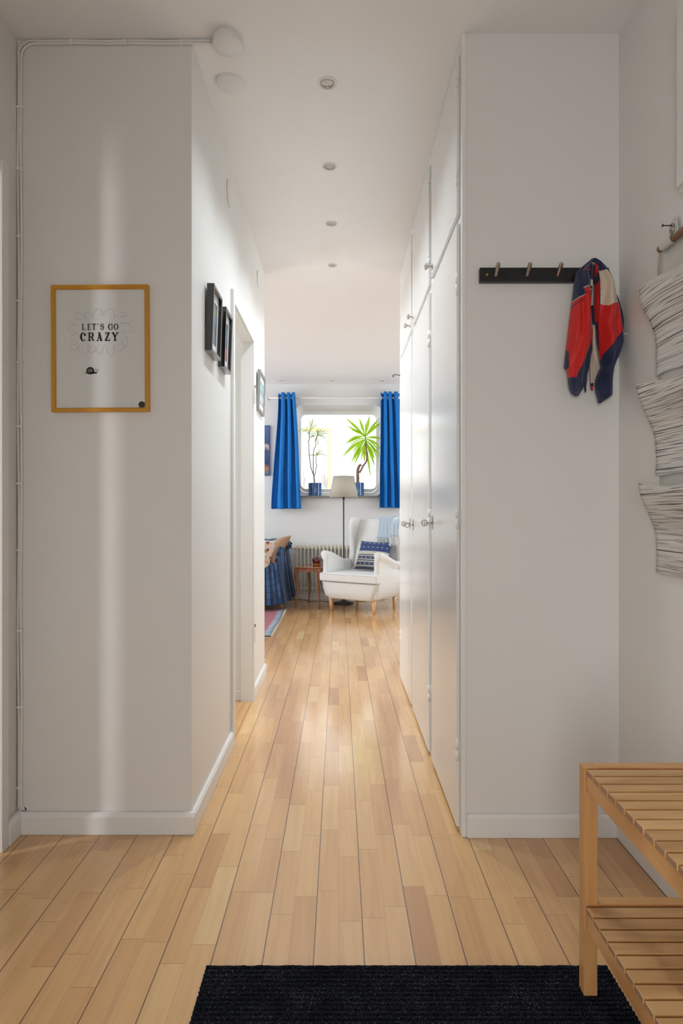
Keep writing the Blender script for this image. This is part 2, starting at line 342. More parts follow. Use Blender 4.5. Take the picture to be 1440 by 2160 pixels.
# ================================================================ mesh helpers
class MB:
    def __init__(s): s.v = []; s.f = []; s.mi = []; s.uv = {}; s.smooth = False
    def add(s, vs, fs, mi=0, uvs=None):
        o = len(s.v); s.v += [Vector(p) for p in vs]
        for i, f in enumerate(fs):
            if uvs is not None: s.uv[len(s.f)] = [uvs[k] for k in f]
            s.f.append([k + o for k in f]); s.mi.append(mi)
        return s
    def box(s, x0, x1, y0, y1, z0, z1, mi=0):
        vs = [(x, y, z) for z in (z0, z1) for y in (y0, y1) for x in (x0, x1)]
        return s.add(vs, [(0, 2, 3, 1), (4, 5, 7, 6), (0, 1, 5, 4), (2, 6, 7, 3), (0, 4, 6, 2), (1, 3, 7, 5)], mi)
    def tube(s, pts, r, n=10, mi=0, cap=True, flat=1.0):
        pts = [Vector(p) for p in pts]; rs = r if isinstance(r, (list, tuple)) else [r] * len(pts)
        rings = []; up = None
        for i, p in enumerate(pts):
            t = (pts[min(i + 1, len(pts) - 1)] - pts[max(i - 1, 0)]).normalized()
            if up is None:
                up = Vector((0, 0, 1)) if abs(t.z) < .9 else Vector((1, 0, 0))
            a = t.cross(up).normalized(); b = a.cross(t).normalized(); up = b
            rings.append([p + a * (rs[i] * math.cos(2 * PI * k / n)) + b * (rs[i] * flat * math.sin(2 * PI * k / n)) for k in range(n)])
        return s.loft(rings, mi, cap)
    def loft(s, rings, mi=0, cap=True, closed=True, uvs=None):
        n = len(rings[0]); vs = [p for r in rings for p in r]; fs = []
        m = n if closed else n - 1
        for i in range(len(rings) - 1):
            for k in range(m):
                a = i * n + k; b = i * n + (k + 1) % n
                fs.append((a, b, b + n, a + n))
        if cap and closed:
            fs.append(tuple(range(n))[::-1]); fs.append(tuple(range((len(rings) - 1) * n, len(rings) * n)))
        return s.add(vs, fs, mi, uvs)
    def lathe(s, prof, c=(0, 0, 0), n=32, mi=0, cap=True):
        c = Vector(c)
        return s.loft([[c + Vector((r * math.cos(2 * PI * k / n), r * math.sin(2 * PI * k / n), z)) for k in range(n)] for r, z in prof], mi, cap)
    def grid(s, fn, nu, nv, uvfn=None, mifn=None, mi=0):
        vs = []; uvs = []
        for j in range(nv + 1):
            for i in range(nu + 1):
                u, v = i / nu, j / nv; vs.append(fn(u, v)); uvs.append(uvfn(u, v) if uvfn else (u, v))
        fs = [(j * (nu + 1) + i, j * (nu + 1) + i + 1, (j + 1) * (nu + 1) + i + 1, (j + 1) * (nu + 1) + i) for j in range(nv) for i in range(nu)]
        return s.add(vs, fs, mi, uvs)
    def prism(s, poly, fn0, fn1, mi=0):
        """poly: 2D list; fn0/fn1 map (a,b)->3D for the two faces"""
        n = len(poly); vs = [fn0(a, b) for a, b in poly] + [fn1(a, b) for a, b in poly]
        fs = [tuple(range(n))[::-1], tuple(range(n, 2 * n))] + [(i, (i + 1) % n, (i + 1) % n + n, i + n) for i in range(n)]
        return s.add(vs, fs, mi)
    def ribbon(s, pts, w, fn, mi=0):
        """flat ribbon in 2D mapped by fn"""
        ws = w if isinstance(w, (list, tuple)) else [w] * len(pts)
        vs = []
        for i, p in enumerate(pts):
            a = pts[max(i - 1, 0)]; b = pts[min(i + 1, len(pts) - 1)]
            dx, dy = b[0] - a[0], b[1] - a[1]; l = math.hypot(dx, dy) or 1; nx, ny = -dy / l, dx / l
            vs.append(fn(p[0] + nx * ws[i] / 2, p[1] + ny * ws[i] / 2)); vs.append(fn(p[0] - nx * ws[i] / 2, p[1] - ny * ws[i] / 2))
        return s.add(vs, [(2 * i, 2 * i + 1, 2 * i + 3, 2 * i + 2) for i in range(len(pts) - 1)], mi)
    def build(s, name, mats, parent=None, smooth=False, bevel=0, seg=2, subsurf=0, solid=0, fix=True, mtx=None):
        me = bpy.data.meshes.new(name)
        me.from_pydata([tuple(v) for v in s.v], [], s.f)
        if not isinstance(mats, (list, tuple)): mats = [mats]
        for m in mats: me.materials.append(m if not isinstance(m, str) else M[m])
        for i, p in enumerate(me.polygons): p.material_index = s.mi[i]; p.use_smooth = smooth
        if s.uv:
            ul = me.uv_layers.new(name='UVMap')
            for i, p in enumerate(me.polygons):
                if i in s.uv:
                    for k, li in enumerate(p.loop_indices): ul.data[li].uv = s.uv[i][k]
        if fix:
            bm = bmesh.new(); bm.from_mesh(me); bmesh.ops.recalc_face_normals(bm, faces=bm.faces[:]); bm.to_mesh(me); bm.free()
        if mtx is not None: me.transform(mtx)
        o = bpy.data.objects.new(name, me); COL.objects.link(o)
        if parent: o.parent = parent
        if bevel:
            b = o.modifiers.new('bevel', 'BEVEL'); b.width = bevel; b.segments = seg; b.limit_method = 'ANGLE'; b.angle_limit = .6
        if subsurf:
            b = o.modifiers.new('subsurf', 'SUBSURF'); b.levels = b.render_levels = subsurf
        if solid:
            b = o.modifiers.new('solid', 'SOLIDIFY'); b.thickness = solid; b.offset = 0
        return o
def tag(o, label, cat, group=None, kind=None):
    o['label'] = label; o['category'] = cat
    if group: o['group'] = group
    if kind: o['kind'] = kind
    return o
def empty(name, loc, label=None, cat=None, group=None, rz=0):
    o = bpy.data.objects.new(name, None); COL.objects.link(o); o.location = loc; o.rotation_euler = (0, 0, rz)
    o.empty_display_size = .05
    if label: tag(o, label, cat, group)
    return o
def struct(o): o['kind'] = 'structure'; return o
def copy_tree(o, parent=None):
    c = o.copy(); COL.objects.link(c)
    if parent: c.parent = parent
    for ch in list(o.children):
        copy_tree(ch, c)
    return c
def at(px, py, Y): return Vector(((px - VX) * Y / F, Y, EYE - (py - VY) * Y / F))
def smoothpath(pts, sub=6):
    """Catmull-Rom through points (any dimension)"""
    out = []; P = [Vector(p) for p in pts]
    for i in range(len(P) - 1):
        p0 = P[max(i - 1, 0)]; p1 = P[i]; p2 = P[i + 1]; p3 = P[min(i + 2, len(P) - 1)]
        for k in range(sub):
            t = k / sub
            out.append(.5 * ((2 * p1) + (p2 - p0) * t + (2 * p0 - 5 * p1 + 4 * p2 - p3) * t * t + (3 * p1 - p0 - 3 * p2 + p3) * t ** 3))
    out.append(P[-1]); return out
def interp(tab, y):
    if y <= tab[0][0]: return tab[0][1]
    for (a, va), (b, vb) in zip(tab, tab[1:]):
        if y <= b: return va + (vb - va) * (y - a) / (b - a)
    return tab[-1][1]
def sm(t): t = max(0, min(1, t)); return t * t * (3 - 2 * t)
def rrect(x0, x1, z0, z1, r, n=8):
    out = []
    for cx, cz, a0 in ((x1 - r, z0 + r, -90), (x1 - r, z1 - r, 0), (x0 + r, z1 - r, 90), (x0 + r, z0 + r, 180)):
        for k in range(n + 1):
            a = math.radians(a0 + 90 * k / n); out.append((cx + r * math.cos(a), cz + r * math.sin(a)))
    return out

# ================================================================ the setting
CH = 2.60
XL, XR = -.484, .4067      # hall left wall, entrance corner on the right
YL, YR = 2.023, 1.995      # the two walls facing us
YE = 4.0                   # hall end
YW = 7.45                  # window wall
EL, ER = -1.055, .905      # entrance side walls
LX0, LX1 = -3.6, 2.9       # living room
BK = -1.6

b = MB(); b.box(-4.2, 3.4, BK - .2, YW + .25, -.08, 0); struct(b.build('floor', 'floor'))
b = MB(); b.box(-4.2, 3.4, BK - .2, YW + .25, CH, CH + .2); struct(b.build('ceiling', 'ceil'))
# hall left wall with the doorway
DN, DF, DH = 2.79, 3.408, 1.995
b = MB(); b.box(XL - .056, XL, YL + .001, DN, 0, CH); b.box(XL - .056, XL, DN, DF, DH, CH); b.box(XL - .056, XL, DF, YE, 0, CH)
struct(b.build('wall_hall_left', 'hallwall'))
b = MB(); b.box(EL - .06, XL - .001, YL, YL + .06, 0, CH); struct(b.build('wall_front_left', 'wall'))
b = MB(); b.box(EL - .06, EL, 1.915, YL, 0, CH); b.box(EL - .06, EL, .95, 1.915, 2.1, CH); b.box(EL - .06, EL, BK, .95, 0, CH)
struct(b.build('wall_entry_left', 'wall'))
b = MB(); b.box(ER, ER + .06, BK, YR + .06, 0, CH); struct(b.build('wall_entry_right', 'wall'))
b = MB(); b.box(XR, ER, YR, YR + .0235, 0, CH); struct(b.build('wall_front_right', 'wall'))
b = MB(); b.box(EL, ER, BK - .06, BK, 0, CH); struct(b.build('wall_back', 'wall'))
# small room behind the doorway
b = MB(); b.box(-1.9, XL - .056, 3.447, 3.507, 0, CH); b.box(-1.96, -1.9, YL + .06, 3.507, 0, CH)
struct(b.build('wall_small_room', 'doorplain'))
b = MB(); b.box(-1.9, XL - .056, 3.435, 3.447, 0, .055); struct(b.build('baseboard_small_room', 'trim', bevel=.003))
# room left of the entrance
b = MB(); b.box(-3.6, -3.54, -.6, YL + .06, 0, CH); b.box(-3.6, EL - .06, -.66, -.6, 0, CH); b.box(-3.6, -1.9, YL, YL + .06, 0, CH)
struct(b.build('wall_left_room', 'wall'))
# living room
b = MB(); b.box(LX0, XL - .056, YE - .06, YE, 0, CH); struct(b.build('wall_living_front_left', 'lwall'))
b = MB(); b.box(.397, LX1, 3.975, 4.03, 0, CH); struct(b.build('wall_living_front_right', 'lwall'))
b = MB()
for y0, y1, z0, z1 in ((YE, 4.9, 0, CH), (6.9, YW, 0, CH), (4.9, 6.9, 0, .95), (4.9, 6.9, 2.25, CH)): b.box(LX0 - .2, LX0, y0, y1, z0, z1)
struct(b.build('wall_living_left', 'lwall'))
b = MB(); b.box(LX0 - .12, LX0 - .10, 4.9, 6.9, .95, 2.25); struct(b.build('window_2', 'glass'))
b = MB()
for y0, y1, z0, z1 in ((4.03, 5.1, 0, CH), (6.7, YW, 0, CH), (5.1, 6.7, 0, .95), (5.1, 6.7, 2.25, CH)): b.box(LX1, LX1 + .2, y0, y1, z0, z1)
struct(b.build('wall_living_right', 'lwall'))
b = MB(); b.box(LX1 + .14, LX1 + .16, 5.1, 6.7, .95, 2.25); struct(b.build('window_3', 'glass'))

# window wall with its rounded opening
WX0, WX1, WZ0, WZ1, WR = -.533, .516, 1.252, 2.345, .10
def holed_plate(x0, x1, z0, z1, hole, y):
    bm = bmesh.new()
    o = [bm.verts.new((x, y, z)) for x, z in ((x0, z0), (x1, z0), (x1, z1), (x0, z1))]
    h = [bm.verts.new((x, y, z)) for x, z in hole]
    es = [bm.edges.new((o[i], o[(i + 1) % 4])) for i in range(4)] + [bm.edges.new((h[i], h[(i + 1) % len(h)])) for i in range(len(h))]
    bmesh.ops.triangle_fill(bm, edges=es, use_beauty=True, use_dissolve=False, normal=(0, -1, 0))
    bmesh.ops.recalc_face_normals(bm, faces=bm.faces[:])
    return bm
hole = rrect(WX0, WX1, WZ0, WZ1, WR)
bm = holed_plate(LX0, LX1, 0, CH, hole, YW)
me = bpy.data.meshes.new('wall_window'); bm.to_mesh(me); bm.free(); me.materials.append(M['lwall'])
wo = bpy.data.objects.new('wall_window', me); COL.objects.link(wo); struct(wo)
b = MB(); g = .02
b.box(LX0, WX0 - .1, YW + .2, YW + .24, 0, CH); b.box(WX1 + .1, LX1, YW + .2, YW + .24, 0, CH)
b.box(WX0 - .1, WX1 + .1, YW + .2, YW + .24, 0, WZ0 - .1); b.box(WX0 - .1, WX1 + .1, YW + .2, YW + .24, WZ1 + .1, CH)
struct(b.build('wall_window_outer', 'facade'))
win = struct(empty('window_1', (0, YW, 0)))
def ring(x0, x1, z0, z1, r, y): return [Vector((x, y, z)) for x, z in rrect(x0, x1, z0, z1, r)]
b = MB()      # moulded rounded surround
rs = []
for k in range(7):
    t = k / 6; ins = .052 * sm(t) ** 1.0
    rs.append(ring(WX0 - .004 + ins, WX1 + .004 - ins, WZ0 - .004 + ins * .9, WZ1 + .004 - ins, WR - .02 * t, .0 - .012 + .15 * t))
b.loft([[p for p in r] for r in rs], cap=False)
b.loft([ring(WX0 - .004, WX1 + .004, WZ0 - .004, WZ1 + .004, WR, -.012), ring(WX0 - .022, WX1 + .022, WZ0 - .018, WZ1 + .022, WR + .02, .0)], cap=False)
b.build('window_surround', 'whiteplastic', win, smooth=True)
b = MB()
i0 = .048
a0 = ring(WX0 + i0, WX1 - i0, WZ0 + i0, WZ1 - i0, .08, .138); a1 = ring(-.471, .461, 1.338, 2.262, .062, .15)
a2 = ring(-.465, .455, 1.344, 2.256, .058, .19); a3 = ring(WX0 + i0, WX1 - i0, WZ0 + i0, WZ1 - i0, .08, .22)
b.loft([a0, a1, a2, a3], cap=False); b.build('window_frame', 'whiteplastic', win, smooth=False)
b = MB(); b.prism(rrect(-.475, .465, 1.334, 2.266, .06), lambda x, z: (x, .165, z), lambda x, z: (x, .171, z)); b.build('window_pane', 'glass', win)
b = MB(); b.box(-.60, .60, YW - .06, YW + .13, 1.229, 1.252); struct(b.build('trim_window_sill', 'stone', bevel=.003))

# baseboards
def board_prof(h, t): return [(0, 0), (t, 0), (t, h - .012), (t * .55, h), (0, h)]
def baseboard(name, p0, p1, nrm, h, t, ext0=0, ext1=0):
    p0 = Vector(p0); p1 = Vector(p1); d = (p1 - p0).normalized(); n = Vector(nrm)
    b = MB(); r = []
    for p, e in ((p0, -ext0), (p1, ext1)):
        r.append([Vector((p.x, p.y, 0)) + d * e + n * a + Vector((0, 0, z)) for a, z in board_prof(h, t)])
    b.loft(r); return struct(b.build(name, 'trim', bevel=.0025))
baseboard('baseboard_front_left', (EL, YL, 0), (XL, YL, 0), (0, -1, 0), .071, .019, 0, .014)
baseboard('baseboard_hall_left', (XL, YL - .0004, 0), (XL, 2.755, 0), (1, 0, 0), .072, .014)
baseboard('baseboard_hall_left_far', (XL, 3.443, 0), (XL, YE, 0), (1, 0, 0), .072, .014)
baseboard('baseboard_entry_left', (EL, 1.937, 0), (EL, YL, 0), (1, 0, 0), .075, .022)
baseboard('baseboard_front_right', (XR + .006, YR, 0), (ER, YR, 0), (0, -1, 0), .076, .010)
baseboard('baseboard_entry_right', (ER, .2, 0), (ER, YR, 0), (-1, 0, 0), .076, .011)
baseboard('baseboard_window', (LX0, YW, 0), (LX1, YW, 0), (0, -1, 0), .085, .014)
# corner trim beside wardrobe
b = MB(); b.box(.397, XR + .004, YR - .004, 2.018, 0, CH); struct(b.build('trim_1', 'trim', bevel=.002))
# doorway: casing, lining, threshold
def casing():
    b = MB()
    t = .0135
    b.box(XL, XL + t, DN - .035, DN, 0, DH + .056)
    b.box(XL, XL + t, DF, DF + .035, 0, DH + .056)
    b.box(XL, XL + t, DN, DF, DH, DH + .056)
    return b
cs = struct(casing().build('trim_doorway_casing', 'doorplain', bevel=.0015))
b = MB()
b.box(XL - .058, XL + .004, DN - .003, DN + .004, 0, DH); b.box(XL - .058, XL + .004, DF - .004, DF + .003, 0, DH); b.box(XL - .058, XL + .004, DN, DF, DH - .004, DH + .003)
struct(b.build('trim_doorway_lining', 'doorplain'))
b = MB(); b.box(XL - .06, XL - .002, DN + .004, DF - .004, 0, .006)
struct(b.build('trim_threshold', wood('oak_threshold', srgb(190, 136, 86), srgb(214, 166, 112), (30, 3, 30), .3), bevel=.003))
for z in (.335, 1.655):
    b = MB(); b.tube([(XL + .020, DF - .002, z), (XL + .020, DF - .002, z + .075)], .0048, 10)
    b.box(XL + .012, XL + .0145, DF - .003, DF + .02, z, z + .075)
    b.tube([(XL + .020, DF - .002, z + .082), (XL + .020, DF - .002, z + .098)], .0042, 10, mi=1)
    o = b.build('door_hinge', ['whiteplastic', 'nickel'])
    tag(o, 'small hinge on far doorway casing, ' + ('upper one near grey framed picture' if z > 1 else 'lower one near the floor'), 'hinge', 'hinges on the doorway casing')
# left entrance door ajar and its casing
b = MB(); b.box(EL, EL + .018, 1.899, 1.937, 0, 2.14); b.box(EL - .06, EL + .004, 1.897, 1.917, 0, 2.1)
struct(b.build('trim_left_door_casing', 'doorplain', bevel=.002))
b = MB(); b.box(EL - .05, EL - .01, .97, 1.845, .01, 2.09); struct(b.build('door_1', 'doorplain', bevel=.003))

# ================================================================ house across the yard
fac = tag(empty('neighbouring_house', (0, 12.5, 0)), 'white rendered house wall seen through the window', 'house')
FY = 0
b = MB(); b.box(-14, 14, 0, .3, -5, 7.5); b.build('house_wall', 'facade', fac)
def fx(px): return (px - VX) * 12.5 / F
def fz(py): return EYE - (py - VY) * 12.5 / F
wf = MB(); x1 = fx(697); x0 = fx(600); zt = fz(903); zb = fz(1036); fw = .06
wf.box(x1 - fw, x1, -.06, 0, zb, zt); wf.box(x0, x0 + fw, -.06, 0, zb, zt); wf.box(x0 + fw, x1 - fw, -.058, 0, zt - fw, zt); wf.box(x0 + fw, x1 - fw, -.058, 0, zb, zb + fw)
wfo = wf.build('house_window_frame', 'yellowwood', fac)
b = MB(); b.box(x0 + fw, x1 - fw, -.03, -.01, zb + fw, zt - fw); b.build('house_window_pane', 'outpane', fac)
b = MB(); b.box(x0 + fw, fx(683), -.045, -.03, zb + fw, fz(922)); b.build('house_window_blind', 'blind', fac)
b = MB()
for zz in (928, 960): b.box(x0 + fw, x1 - fw, -.05, -.044, fz(zz) - .006, fz(zz))
b.build('blind_rail', 'outpane', fac)
twm = plain('grey_twig', srgb(170, 164, 158), .9)
trnd = random.Random(11)
for (px, top) in ((640, 995), (643, 1008), (672, 1012), (678, 1004), (685, 1000), (690, 1010)):
    q = [(fx(px), -.08, fz(1031))]
    for k in range(5): q.append((fx(px + trnd.uniform(-2, 2)), -.08, fz(1031 + (top - 1031) * (k + 1) / 5)))
    b = MB(); b.tube(smoothpath(q, 3), .008, 5); b.build('dry_climber_stem', twm, fac)

# ================================================================ built-in wardrobes
XF = .397; XD = XF - .0115
def hinge_mb(y, z, h=.055):
    b = MB(); b.tube([(XD + .002, y, z - h / 2), (XD + .002, y, z - .001)], .005, 10); b.tube([(XD + .002, y, z + .001), (XD + .002, y, z + h / 2)], .005, 10)
    b.box(XD + .001, XF, y - .002, y + .004, z - h / 2, z + h / 2); return b
def key_mb(y, z, style=0):
    b = MB()
    # escutcheon plate
    pl = [(-.008, -.026), (.008, -.026), (.011, -.012), (.007, 0), (.011, .012), (.008, .026), (0, .031), (-.008, .026), (-.011, .012), (-.007, 0), (-.011, -.012)]
    b.prism([(a, c) for a, c in pl], lambda a, c: (XD, y + a, z + c), lambda a, c: (XD - .0025, y + a, z + c))
    k = MB(); k.tube([(XD, y, z), (XD - .022, y, z)], .0028, 8); k.tube([(XD - .004, y, z), (XD - .007, y, z)], .0045, 10)
    R = .0115
    ringp = [(XD - .022 - R - R * math.cos(a), y + .003 * math.sin(a), z + R * 1.05 * math.sin(a)) for a in [2 * PI * i / 20 for i in range(21)]]
    k.tube(ringp, .0024, 8, cap=False)
    if style:
        k.tube([(XD - .024, y, z), (XD - .022 - 2 * R, y, z)], .0016, 6); k.tube([(XD - .022 - R, y, z - R), (XD - .022 - R, y, z + R)], .0016, 6)
    return b, k
def knob_mb(y, z):
    b = MB(); pr = [(.013, 0), (.013, .0015), (.006, .004), (.0045, .012), (.0055, .018), (.0125, .022), (.0145, .027), (.013, .031), (.007, .034), (0.001, .035)]
    n = 24
    b.loft([[Vector((XD - h, y + r * math.cos(2 * PI * k / n), z + r * math.sin(2 * PI * k / n))) for k in range(n)] for r, h in pr])
    return b
ward = [(2.024, 2.585, 2.545, 1), (2.662, 3.248, 3.200, 0), (3.312, 3.900, 3.350, 1)]
units = [(2.019, 2.622), (2.624, 3.279), (3.281, 3.970)]
wl = ['white gloss built-in wardrobe nearest the entrance, beside the coat rack wall', 'middle white gloss built-in wardrobe between its two neighbours', 'farthest white gloss built-in wardrobe, next to the living room']
for i, (y0, y1, yk, st) in enumerate(ward):
    t = tag(empty('built_in_wardrobe', (XF, (y0 + y1) / 2, 0)), wl[i], 'wardrobe', 'built-in wardrobes along the hall')
    inv = Matrix.Translation((-XF, -(y0 + y1) / 2, 0))
    b = MB(); b.box(XF, .98, units[i][0], units[i][1], 0, CH - .002); b.build('carcass', 'trim', t, mtx=inv)
    hy = y0 + .001 if i < 2 else y1 - .004
    b = MB(); b.box(XD, XF - .0006, y0, y1, .018, 2.0); d = b.build('lower_door', 'door', t, bevel=.0015, mtx=inv)
    for z in (.27, 1.03, 1.80): hinge_mb(hy, z, .07).build('hinge', 'trim', d, smooth=True, mtx=inv)
    eb, kb = key_mb(yk, 1.007 if i == 0 else .985 + (.003 if i == 2 else 0), st)
    e = eb.build('keyhole_plate', 'nickel', d, mtx=inv); k = kb.build('key', 'nickel', d, smooth=True, mtx=inv)
    if i < 1: k['label'] = 'nickel key with round bow'
    b = MB(); b.box(XD, XF - .0006, y0, y1, 2.029, 2.550); d = b.build('upper_door', 'door', t, bevel=.0015, mtx=inv)
    for z in (2.15, 2.45): hinge_mb(hy, z, .05).build('hinge', 'trim', d, smooth=True, mtx=inv)
    knob_mb(yk, 2.066).build('knob', 'steel', d, smooth=True, mtx=inv)
b = MB(); b.tube([(.388, 3.972, 1.935), (.372, 3.985, 1.938), (.362, 3.99, 1.945), (.350, 3.99, 1.934)], .002, 8); b.tube([(.350, 3.99, 1.926), (.350, 3.99, 1.942)], .004, 8); b.lathe([(.001, -.004), (.005, 0), (.001, .004)], (.365, 3.99, 1.944), 10)
b.tube([(.40, 3.972, 1.935), (.388, 3.972, 1.935)], .004, 8)
tag(b.build('hook', 'darkmetal', smooth=True), 'tiny dark metal hook at the far top end of wardrobes', 'hook')

# ================================================================ ceiling: downlights, discs, cable
def downlight():
    r = empty('recessed_ceiling_light', (0, 0, 0)); R = .0345
    b = MB(); b.lathe([(R, 0), (R, -.003), (R - .002, -.0045), (R - .007, -.004), (R - .008, -.001), (R - .008, 0)], n=40, cap=False); b.build('trim_ring', 'whiteplastic', r, smooth=True)
    b = MB(); b.lathe([(R - .009, -.0005), (R - .009, -.004), (R - .011, -.0055), (R - .0135, -.005), (R - .0145, -.0012)], n=40, cap=False); b.build('inner_ring', 'steel', r, smooth=True)
    b = MB(); b.lathe([(R - .0145, -.0008), (.012, -.0025), (.006, -.0045), (.001, -.005)], n=32, cap=False); b.build('lamp_glass', plain('frosted_lamp', (.65, .64, .60, 1), .15, .2), r, smooth=True)
    return r
base = downlight()
spots = [(-.0428, 2.224), (-.0425, 2.76), (-.042, 3.303), (-.042, 3.86), (-.683, 7.22), (-.083, 7.22), (.505, 7.22)]
dl = ['nearest recessed white downlight in hall ceiling', 'second recessed downlight from the camera in hall ceiling', 'third recessed downlight from the camera in hall ceiling', 'farthest recessed downlight in hall ceiling',
      'small ceiling downlight above the left blue curtain', 'small ceiling downlight above the middle of the window', 'small ceiling downlight above the right blue curtain']
for i, (x, y) in enumerate(spots):
    o = base if i == 0 else copy_tree(base)
    o.location = (x, y, CH); tag(o, dl[i], 'ceiling light', 'recessed downlights')
t = tag(empty('ceiling_junction_box', (-.365, 2.016, CH)), 'thick round white junction box where the ceiling cable ends', 'junction box')
b = MB(); b.lathe([(.0475, 0), (.0475, -.012)], n=48, cap=False); b.build('box_base', 'whiteplastic', t, smooth=True)
b = MB(); b.lathe([(.049, -.009), (.049, -.026), (.0475, -.028), (.001, -.0285)], n=48, cap=False); b.build('box_lid', 'whiteplastic', t, smooth=True)['kind'] = 'thing'
t = tag(empty('ceiling_cover', (-.391, 2.222, CH)), 'flat thin round white cover plate on ceiling behind junction box', 'cover plate')
b = MB(); b.lathe([(.051, 0), (.051, -.008), (.049, -.010), (.001, -.0105)], n=48, cap=False); b.build('cover_disc', 'whiteplastic', t, smooth=True)
for (y, z, r, lb) in ((2.70, 2.448, .056, 'round painted vent cover on left wall, above the two black frames'), (3.67, 2.439, .05, 'round painted vent cover on left wall, beyond the doorway')):
    b = MB(); n = 40
    b.loft([[Vector((XL + h, y + q * math.cos(2 * PI * k / n), z + q * math.sin(2 * PI * k / n))) for k in range(n)] for q, h in ((r, 0), (r, .004), (r - .002, .006), (.002, .007))])
    tag(b.build('wall_vent_cover', 'hallwall', smooth=True), lb, 'vent cover', 'round vent covers')
# double cable on the wall
cb = tag(empty('double_cable', (0, YL, 0)), 'white painted double cable running along the wall top and down the corner', 'cable')
for j, off in enumerate((0, .0085)):
    Yc = YL - .0045
    def cp(px, py): return ((px - VX) * Yc / F, -.0045, EYE - (py - VY) * Yc / F)
    ox = off / (Yc / F)
    zt = CH - .0055 - off
    pts = [(-.408, -.0045, zt), (XL, -.0045, zt)] + [((x - VX) * Yc / F, -.0045, zt + .0012 * math.sin(x * .05)) for x in range(400, 100, -30)]
    R0 = .045; cx = cp(39 + ox, 0)[0] + R0; cz = zt - R0
    pts += [(cx + R0 * math.cos(a), -.0045, cz + R0 * math.sin(a)) for a in [math.radians(d) for d in range(95, 181, 12)]]
    x0 = cx - R0
    for py in range(150, 1690, 60): pts.append((x0 + .0018 * math.sin(py * .013 + j) - .002 * sm((py - 150) / 1500) * 0, -.0045, EYE - (py - VY) * Yc / F))
    pts += [(x0 + .001, -.0045, .088), (x0 + .008, -.001, .076), (x0 + .014, .004, .074)]
    b = MB(); b.tube(pts, .0042, 10); b.build('cable', 'wall', cb, smooth=True)
xa = (39 - VX) * (YL - .0045) / F
def clip(x0, x1, z0, z1):
    b = MB(); b.box(x0, x1, -.0095, 0, z0, z1); b.build('cable_clip', 'whiteplastic', cb, bevel=.001)
for px in (150, 264, 382):
    x = (px - VX) * (YL - .0045) / F; clip(x - .004, x + .004, CH - .020, CH - .001)
for py in (228, 358, 500, 636, 765, 900, 1020, 1160, 1330, 1490, 1660):
    z = EYE - (py - VY) * YL / F; clip(xa - .006, xa + .0145, z - .004, z + .004)
# dark disc drawn as the cable end hole
o = MB(); n = 16
o.loft([[Vector((xa + .016 + q * math.cos(2 * PI * k / n), YL - .0012 - h, .076 + q * .8 * math.sin(2 * PI * k / n))) for k in range(n)] for q, h in ((.009, 0), (.008, .001), (.001, .0012))])
o.build('cable_hole', 'tape', cb, mtx=Matrix.Translation((0, -YL, 0)))

# ================================================================ framed print
pc = at(209.7, 734, 2.003); YP = YL
pf = tag(empty('framed_print', (pc.x, YP, pc.z)), 'ochre-framed typographic print with a snail on the left wall', 'framed print')
pf.rotation_euler = (0, math.radians(-.35), 0)
hw, hh, fwid, fd = .1585, .2065, .0135, .019
b = MB()
def frame_mb(hw, hh, w, d, lip=.003):
    b = MB()
    prof = [(0, 0), (0, d), (w * .75, d), (w, d - .004), (w, 0)]     # (inset, depth)
    def rr(ins, dep): return [Vector((x, -dep, z)) for x, z in ((-hw + ins, -hh + ins), (hw - ins, -hh + ins), (hw - ins, hh - ins), (-hw + ins, hh - ins))]
    b.loft([rr(a, c) for a, c in prof] + [rr(0, 0)], cap=False); return b
frame_mb(hw, hh, fwid, fd).build('frame', 'gold', pf, bevel=.0008)
b = MB(); b.box(-hw + .008, hw - .008, -.011, -.002, -hh + .008, hh - .008); b.build('print_sheet', 'paper', pf)
